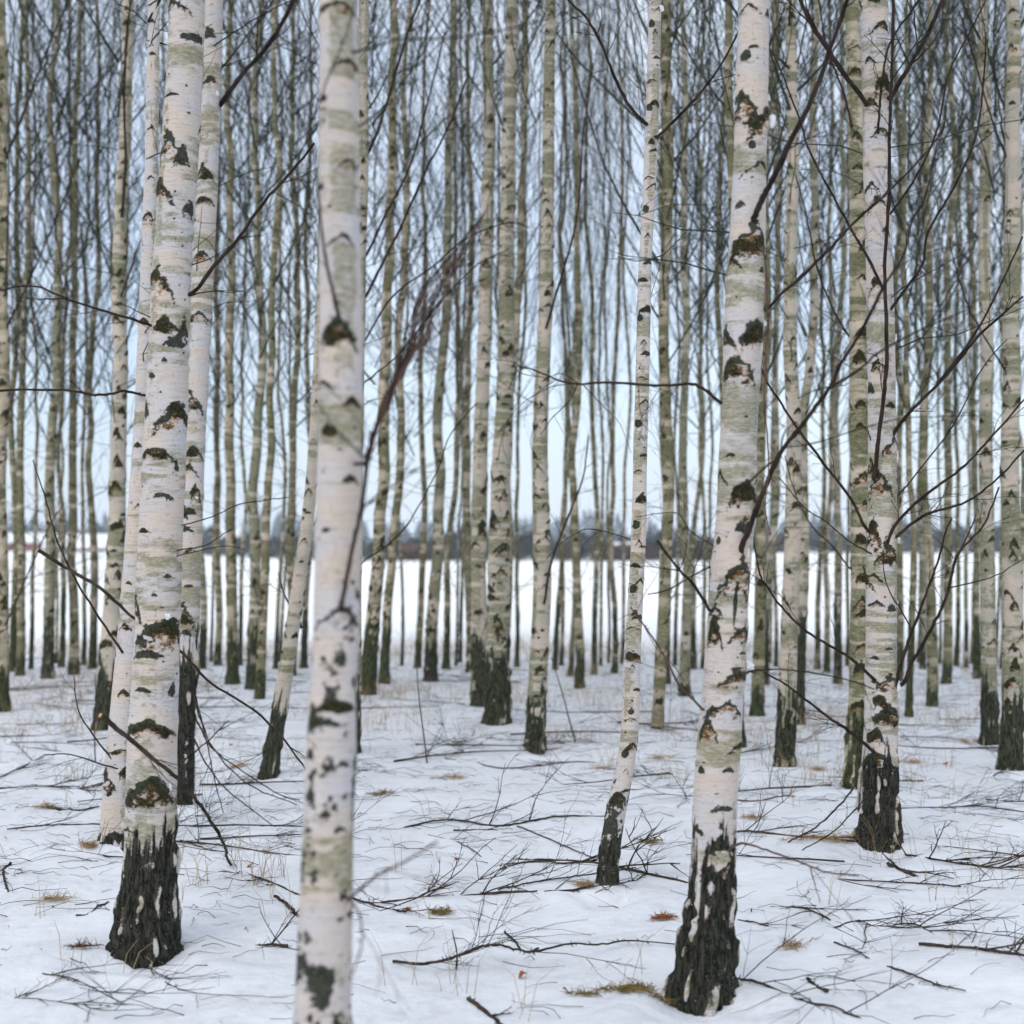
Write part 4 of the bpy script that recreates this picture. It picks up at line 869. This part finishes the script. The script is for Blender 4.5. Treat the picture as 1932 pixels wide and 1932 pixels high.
patch(1180, 1262, 1590, .25, 'low mossy strip right of the slender bent birch foot', (M_LITTER, M_MOSS))
patch(1480, 1625, 1598, .18, 'brown grassy strip left of the branchy birch foot', (M_LITTER, M_STRAW), bl=.09)
patch(796, 852, 1725, .3, 'dark mossy lump under the long straight fallen branch', (M_LITTER, M_MOSS))
patch(136, 190, 1612, .25, 'little brown tuft at the pale-footed birch', (M_LITTER, M_STRAW))
patch(1200, 1288, 1735, .18, 'broken line of brown leaves left of the orange scarred birch', (M_LITTER, M_LEAF))
patch(1060, 1132, 1684, .16, 'flattened litter at the slender bent birch foot', (M_LITTER, M_STRAW))

for x0, x1, y_, lab_ in [(430, 470, 1447, 'straw tuft at the foot of the leaning thin birch'), (835, 880, 1470, 'small straw tuft left in the clearing'), (1100, 1165, 1452, 'wide straw tuft left of the slender bent birch'), (1218, 1262, 1432, 'straw tuft at the foot of the yellow-green birch'),
                      (1395, 1440, 1545, 'pinkish straw tuft right of the orange scarred birch'), (1520, 1560, 1452, 'straw tuft beside the pale arched-scar birch'), (1790, 1850, 1400, 'brown grass tuft left of the short-footed birch'), (1700, 1745, 1440, 'small brown tuft right of the branchy birch'),
                      (60, 110, 1525, 'dark tuft by the mossy broken stick'), (1470, 1515, 1790, 'sparse straw tuft in the snow lower right'), (70, 130, 1700, 'sparse straw tuft left of the stout furrowed birch')]:
    patch(x0, x1, y_, .35, lab_, (M_LITTER, M_STRAW), n=150, name='grass_tuft', bl=.08)

# dead leaves, one by one
def leaf(x, y, s, i):
    p = ground(x, y); import bmesh
    rng = np.random.RandomState(i); V = []; n = 7
    for a in range(n):
        t = a / (n - 1)
        wd = math.sin(math.pi * min(1, t * 1.02)) ** .7 * .45
        for b in (-1, -.4, .4, 1): V.append(((t - .5) * s, b * wd * s, s * (.35 * b * b * (1 + .5 * math.sin(t * 5 + i)) * wd + .2 * math.sin(t * 4 + i)) + s * .25))
    V = np.array(V); F = [(a * 4 + b, a * 4 + b + 1, a * 4 + b + 5, a * 4 + b + 4) for a in range(n - 1) for b in range(3)]
    o = obj('dead_leaf', mesh_np('dead_leaf', V, np.array(F), M_LEAF), None, p); o.rotation_euler = (rng.uniform(-.4, .4), rng.uniform(-.3, .3), rng.uniform(0, 6))
    return o
for i, (x, y, s, l) in enumerate([(987,1846,.035,'curled red-brown leaf just below the long wavy fallen branch'),(1068,1874,.03,'red-brown leaf at the left end of the golden moss'),(1245,1730,.035,'rusty leaf among the brown leaves left of the orange scarred birch'),(770,1718,.03,'brown leaf at the tip of the short fallen branch'),
      (473,1636,.04,'dry leaf caught by the thick sawn branch'),(437,1408,.04,'pale brown leaf beyond the drooping dead shoots'),(1785,1445,.04,'brown seed head right of the branchy birch'),(1568,1480,.025,'small dark leaf left of the branchy birch'),(1910,1420,.03,'brown leaf by the right edge birch'),(862,1622,.025,'pale leaf crumb in the clearing')]):
    tag(leaf(x, y, s, i), l, 'leaf')

# ------------------------------------------------------------------ ground cover nobody could count
def straw():
    rng = np.random.RandomState(3); tb = Tubes(); n = 0
    while n < 12000:
        Yd = 4.5 + 16.5 * rng.rand() ** .6; x = (rng.rand() - .5) * Yd * .85
        dens = float(vnoise(x * .9, Yd * .9, 0, 31)) * .6 + float(vnoise(x * 3.2, Yd * 3.2, 0, 32)) * .5
        edge = max(0, (Yd - 17.5) / 3)
        if rng.rand() > (max(0, dens - .58) * 4.0 + edge * .8) * (1 if Yd > 9 else .3): continue
        for _ in range(3):
            px, py = x + rng.normal(0, .03), Yd + rng.normal(0, .03); z = float(gz(px, py)); h = rng.uniform(.04, .2) * (1 + .5 * edge)
            d = rng.normal(0, .35, 2)
            P = np.array([(px, py, z - .01), (px + d[0] * h * .4, py + d[1] * h * .4, z + h * .65), (px + d[0] * h * 1.3, py + d[1] * h * 1.3, z + h)])
            tb.add(P, [.0014, .0011, .0006], 3); n += 1
    o = obj('dry_grass', tb.mesh('dry_grass', M_STRAW)); tag(o, 'sparse straw-coloured dry grass poking through the snow', 'grass', kind='stuff')
straw()
def twig_litter():
    rng = np.random.RandomState(4); tb = Tubes()
    for i in range(9500):
        Yd = 4.3 + 16 * rng.rand() ** .75; x = (rng.rand() - .5) * Yd * .85
        if rng.rand() > .25 + 1.3 * max(0, float(vnoise(x * .8, Yd * .8, 0, 41)) - .35): continue
        a = rng.normal(0, .6) + (math.pi if rng.rand() < .5 else 0); l = rng.uniform(.02, .30); z = float(gz(x, Yd)) + .003
        P = [np.array((x, Yd, z))]; 
        for k in range(4):
            a += rng.uniform(-.3, .3); q = P[-1] + np.array((math.cos(a), math.sin(a), 0)) * l / 4; q[2] = float(gz(q[0], q[1])) + rng.uniform(.001, .02); P.append(q)
        tb.add(P, np.linspace(1, .5, 5) * rng.uniform(.0008, .0020), 3)
    o = obj('twig_litter', tb.mesh('twig_litter', M_DEAD)); tag(o, 'fine dark birch twig litter strewn all over the snow', 'litter', kind='stuff')
twig_litter()

# ------------------------------------------------------------------ beyond the stand: field edge, bushes, farm, far wood
M_CONIF = simple('dark conifers', (0.012, 0.022, 0.020), (0.035, 0.055, 0.045), .4)
M_BUSH = simple('bare bushes', (0.035, 0.045, 0.045), (0.085, 0.085, 0.08), .5)
M_RUST = simple('rusty bushes', (0.07, 0.05, 0.04), (0.12, 0.075, 0.05), .5)
M_RED = simple('falu red boards', (0.17, 0.030, 0.024), (0.23, 0.05, 0.035), 3)
M_YEL = simple('yellow boards', (0.50, 0.33, 0.10), (0.58, 0.40, 0.15), 3)
M_BRN = simple('brown boards', (0.075, 0.045, 0.03), (0.11, 0.065, 0.04), 3)
M_DARKW = simple('window glass', (0.02, 0.025, 0.03), (0.05, 0.06, 0.07), 3, .2)
def leafy(name, spots, mat, label, cat, seed, cone):
    """many small faces spread through the volumes of trees or bushes: spots = (x, y, radius, height)"""
    rng = np.random.RandomState(seed); V = []; F = []; n = 0
    tb = Tubes()
    for (x, y, R, H) in spots:
        z0 = float(gz(x, y))
        tb.add([(x, y, z0 - .2), (x, y, z0 + H * .9)], [R * .07, R * .02], 4)
        m = int(240 if cone else 200)
        for k in range(m):
            t = rng.rand() ** (.8 if cone else .6); a = rng.uniform(0, 6.28)
            rad = R * ((1 - t) * (.55 + .45 * rng.rand()) + .03 if cone else math.sqrt(max(0, 1 - (2 * t - .9) ** 2)) * rng.uniform(.3, 1))
            c = np.array((x + rad * math.cos(a), y + rad * math.sin(a), z0 + t * H * (1 if cone else rng.uniform(.8, 1.05))))
            s = (R * .30 * (1.1 - t * .7) if cone else R * .2) * rng.uniform(.5, 1.2); u = rng.normal(0, 1, 3); u /= np.linalg.norm(u); v = np.cross(u, rng.normal(0, 1, 3)); v /= np.linalg.norm(v)
            V += [c + u * s, c + v * s * .6, c - u * s, c - v * s * .6 + np.array((0, 0, -.3 * s))]; F.append((n, n + 1, n + 2, n + 3)); n += 4
    off = tb.n; V = np.concatenate([np.concatenate(tb.V), np.array(V)]); F = np.concatenate([np.concatenate(tb.F), np.array(F) + off])
    o = obj(name, mesh_np(name, V, F, mat, False)); tag(o, label, cat, kind='stuff'); return o
r = random.Random(8)
def xw(px, Y): return (px - 966) / FD * Y
sp = [(xw(px, 560), 560 + r.uniform(-25, 25), r.uniform(2.5, 4.5), r.uniform(8, 12) + 3 * math.sin(px * .013) + 2 * math.sin(px * .041)) for px in range(-250, 2200, 11)]
leafy('far_wood', sp, M_CONIF, 'distant dark conifer wood along the horizon', 'wood', 1, True)
sp = []
for px in range(-150, 2080, 9):
    if px < 330: Yb = 285
    elif px < 640: Yb = 200 - (px - 330) * .25
    elif px < 1400: Yb = 118
    else: Yb = 205
    Yb += r.uniform(0, 8); sp.append((xw(px, Yb), Yb, Yb * r.uniform(.005, .010), Yb * r.uniform(.009, .020)))
leafy('field_edge_bushes', sp, M_BUSH, 'bare grey-brown bushes along the far edge of the field', 'bushes', 2, False)
sp = []
for px in list(range(1120, 1240, 9)) + list(range(1300, 1360, 10)) + list(range(1430, 1500, 10)) + list(range(1060, 1078, 9)):
    Yb = 116 if px < 1400 else 203; sp.append((xw(px, Yb), Yb + r.uniform(-1, 1), Yb * .006, Yb * r.uniform(.009, .014)))
leafy('rusty_bushes', sp, M_RUST, 'rust-coloured thicket at the far edge of the field', 'bushes', 3, False)
for i, (px, Y, hp, wp, lab) in enumerate([(60,300,62,52,'dark spruce left of the snowy-roofed red barn'),(100,305,46,40,'lower dark spruce beside the snowy-roofed red barn'),(505,190,46,26,'small dark spruce beyond the leaning thin birch'),(530,190,58,30,'pointed dark spruce beyond the leaning thin birch'),
      (870,125,70,58,'broad dark spruce left of the touching pair'),(850,128,50,40,'low dark spruce furthest left of the touching pair'),(990,125,84,40,'tall dark spruce right of the touching pair'),(1225,130,70,42,'dark spruce behind the slender bent birch'),(1556,215,88,30,'tall narrow spruce left of the branchy birch'),(1530,215,60,26,'lower narrow spruce left of the branchy birch'),(1880,215,50,60,'dark spruce beyond the right edge birch'),(1810,215,44,70,'wide dark spruce right of the branchy birch')]):
    x = xw(px, Y); root = empty('spruce_tree', (x, Y, float(gz(x, Y))), lab, 'tree')
    rng = np.random.RandomState(50 + i); H = hp / FD * Y; R = wp / 2 / FD * Y; V = []; F = []; n = 0
    for k in range(900):
        t = rng.rand() ** .8; a = rng.uniform(0, 6.28); lay = (1 - t) * (.75 + .25 * math.sin(t * 60))
        rad = R * lay * (.4 + .6 * rng.rand()); c = np.array((rad * math.cos(a), rad * math.sin(a), H * (.05 + .95 * t) - rad * .15)); s = R * .16 * (1.2 - t)
        u = np.array((math.cos(a), math.sin(a), -.3)); v = np.array((-math.sin(a), math.cos(a), 0))
        V += [c + u * s, c + v * s * .5, c - u * s, c - v * s * .5]; F.append((n, n + 1, n + 2, n + 3)); n += 4
    obj('crown', mesh_np('crown', np.array(V), np.array(F), M_CONIF, False), root)
    tb = Tubes(); tb.add([(0, 0, -.2), (0, 0, H * .9)], [R * .08, R * .02], 6); obj('trunk', tb.mesh('trunk', M_DEAD), root)
def house(px0, px1, Y, ywall, yridge, wallmat, label, cat='barn', windows=0, dep=6.0, roof=None):
    a = at(px0, 1000, Y)[0]; b = at(px1, 1000, Y)[0]; x = (a + b) / 2; hw = (b - a) / 2; z0 = float(gz(x, Y))
    hw_ = CAM_H + (HORIZON - ywall) / FD * Y - z0; hr = CAM_H + (HORIZON - yridge) / FD * Y - z0
    hw_ = max(hw_, .8); hr = max(hr, hw_ + (.35 if dep < 5 else 1))
    root = empty('farm_building', (x, Y, z0), label, cat); W = []; 
    V = [(-hw, 0, -.5), (hw, 0, -.5), (hw, dep, -.5), (-hw, dep, -.5), (-hw, 0, hw_), (hw, 0, hw_), (hw, dep, hw_), (-hw, dep, hw_), (-hw, dep / 2, hr - .15), (hw, dep / 2, hr - .15)]
    obj('wall', mesh_np('wall', np.array(V), np.array([(0, 1, 5, 4), (2, 3, 7, 6)]), wallmat, False, F3=None), root)
    me = mesh_np('gable', np.array(V), np.array([(1, 2, 6, 5), (3, 0, 4, 7)]), wallmat, False, F3=np.array([(5, 6, 9), (7, 4, 8)])); obj('gable', me, root)
    e = .5; t = .3; s = (hr - hw_) / (dep / 2)
    prof = [(-e, hw_ - e * s), (dep / 2, hr), (dep + e, hw_ - e * s), (dep + e, hw_ - e * s + t), (dep / 2, hr + t), (-e, hw_ - e * s + t)]
    V = [(sx * (hw + e), py, pz) for sx in (-1, 1) for py, pz in prof]
    F = [(i, (i + 1) % 6, (i + 1) % 6 + 6, i + 6) for i in range(6)] + [(0, 5, 4, 1), (1, 4, 3, 2), (6, 7, 10, 11), (7, 8, 9, 10)]
    obj('roof', mesh_np('roof', np.array(V), np.array(F), roof or M_SNOWC, False), root)
    for k in range(windows):
        cx_ = -hw + (k + .5) * 2 * hw / windows; zc = hw_ * .55; s2 = hw_ * .16
        V = [(cx_ - s2, -.05, zc - s2), (cx_ + s2, -.05, zc - s2), (cx_ + s2, -.05, zc + s2), (cx_ - s2, -.05, zc + s2), (cx_ - s2, .02, zc - s2), (cx_ + s2, .02, zc - s2), (cx_ + s2, .02, zc + s2), (cx_ - s2, .02, zc + s2)]
        obj('window', mesh_np('window', np.array(V), np.array([(0, 1, 2, 3), (0, 4, 5, 1), (1, 5, 6, 2), (2, 6, 7, 3), (3, 7, 4, 0)]), M_DARKW, False), root)
house(86, 330, 262, 1034, 1010, M_RED, 'long low red barn under a snowy roof, left across the field', windows=6, dep=9)
house(10, 84, 270, 1022, 1008, M_RED, 'smaller dark red shed left of the long red barn', 'shed', windows=2)
house(408, 440, 235, 1018, 1003, M_YEL, 'little yellow house between the dark bushes', 'house', windows=2)
house(752, 845, 121, 1042, 1036, M_BRN, 'low brown shed at the field edge right of the nearest birch', 'shed', windows=2, dep=4, roof=M_BRN)
house(1166, 1184, 119, 1047, 1042, M_RUST, 'tiny pale-roofed hut left of the slender bent birch', 'hut', windows=1, dep=3)

# ------------------------------------------------------------------ the air: thin winter haze
hm = bpy.data.materials.new('winter haze'); hm.use_nodes = True; hn = hm.node_tree; hn.nodes.clear()
ho = hn.nodes.new('ShaderNodeOutputMaterial'); hv = hn.nodes.new('ShaderNodeVolumePrincipled'); hn.links.new(hv.outputs[0], ho.inputs['Volume'])
hv.inputs['Color'].default_value = (0.80, 0.88, 0.97, 1); hv.inputs['Density'].default_value = 0.0006; hv.inputs['Anisotropy'].default_value = 0.2
x_, y0_, y1_, z0_, z1_ = 2600, -8, 2600, -3, 32
V = [(-x_, y0_, z0_), (x_, y0_, z0_), (x_, y1_, z0_), (-x_, y1_, z0_), (-x_, y0_, z1_), (x_, y0_, z1_), (x_, y1_, z1_), (-x_, y1_, z1_)]
ha = obj('haze', mesh_np('haze', np.array(V), np.array([(0, 3, 2, 1), (4, 5, 6, 7), (0, 1, 5, 4), (1, 2, 6, 5), (2, 3, 7, 6), (3, 0, 4, 7)]), hm, False))
tag(ha, 'thin cold winter haze over the field', 'haze', kind='stuff')
S.cycles.volume_bounces = 1; S.cycles.volume_step_rate = 20
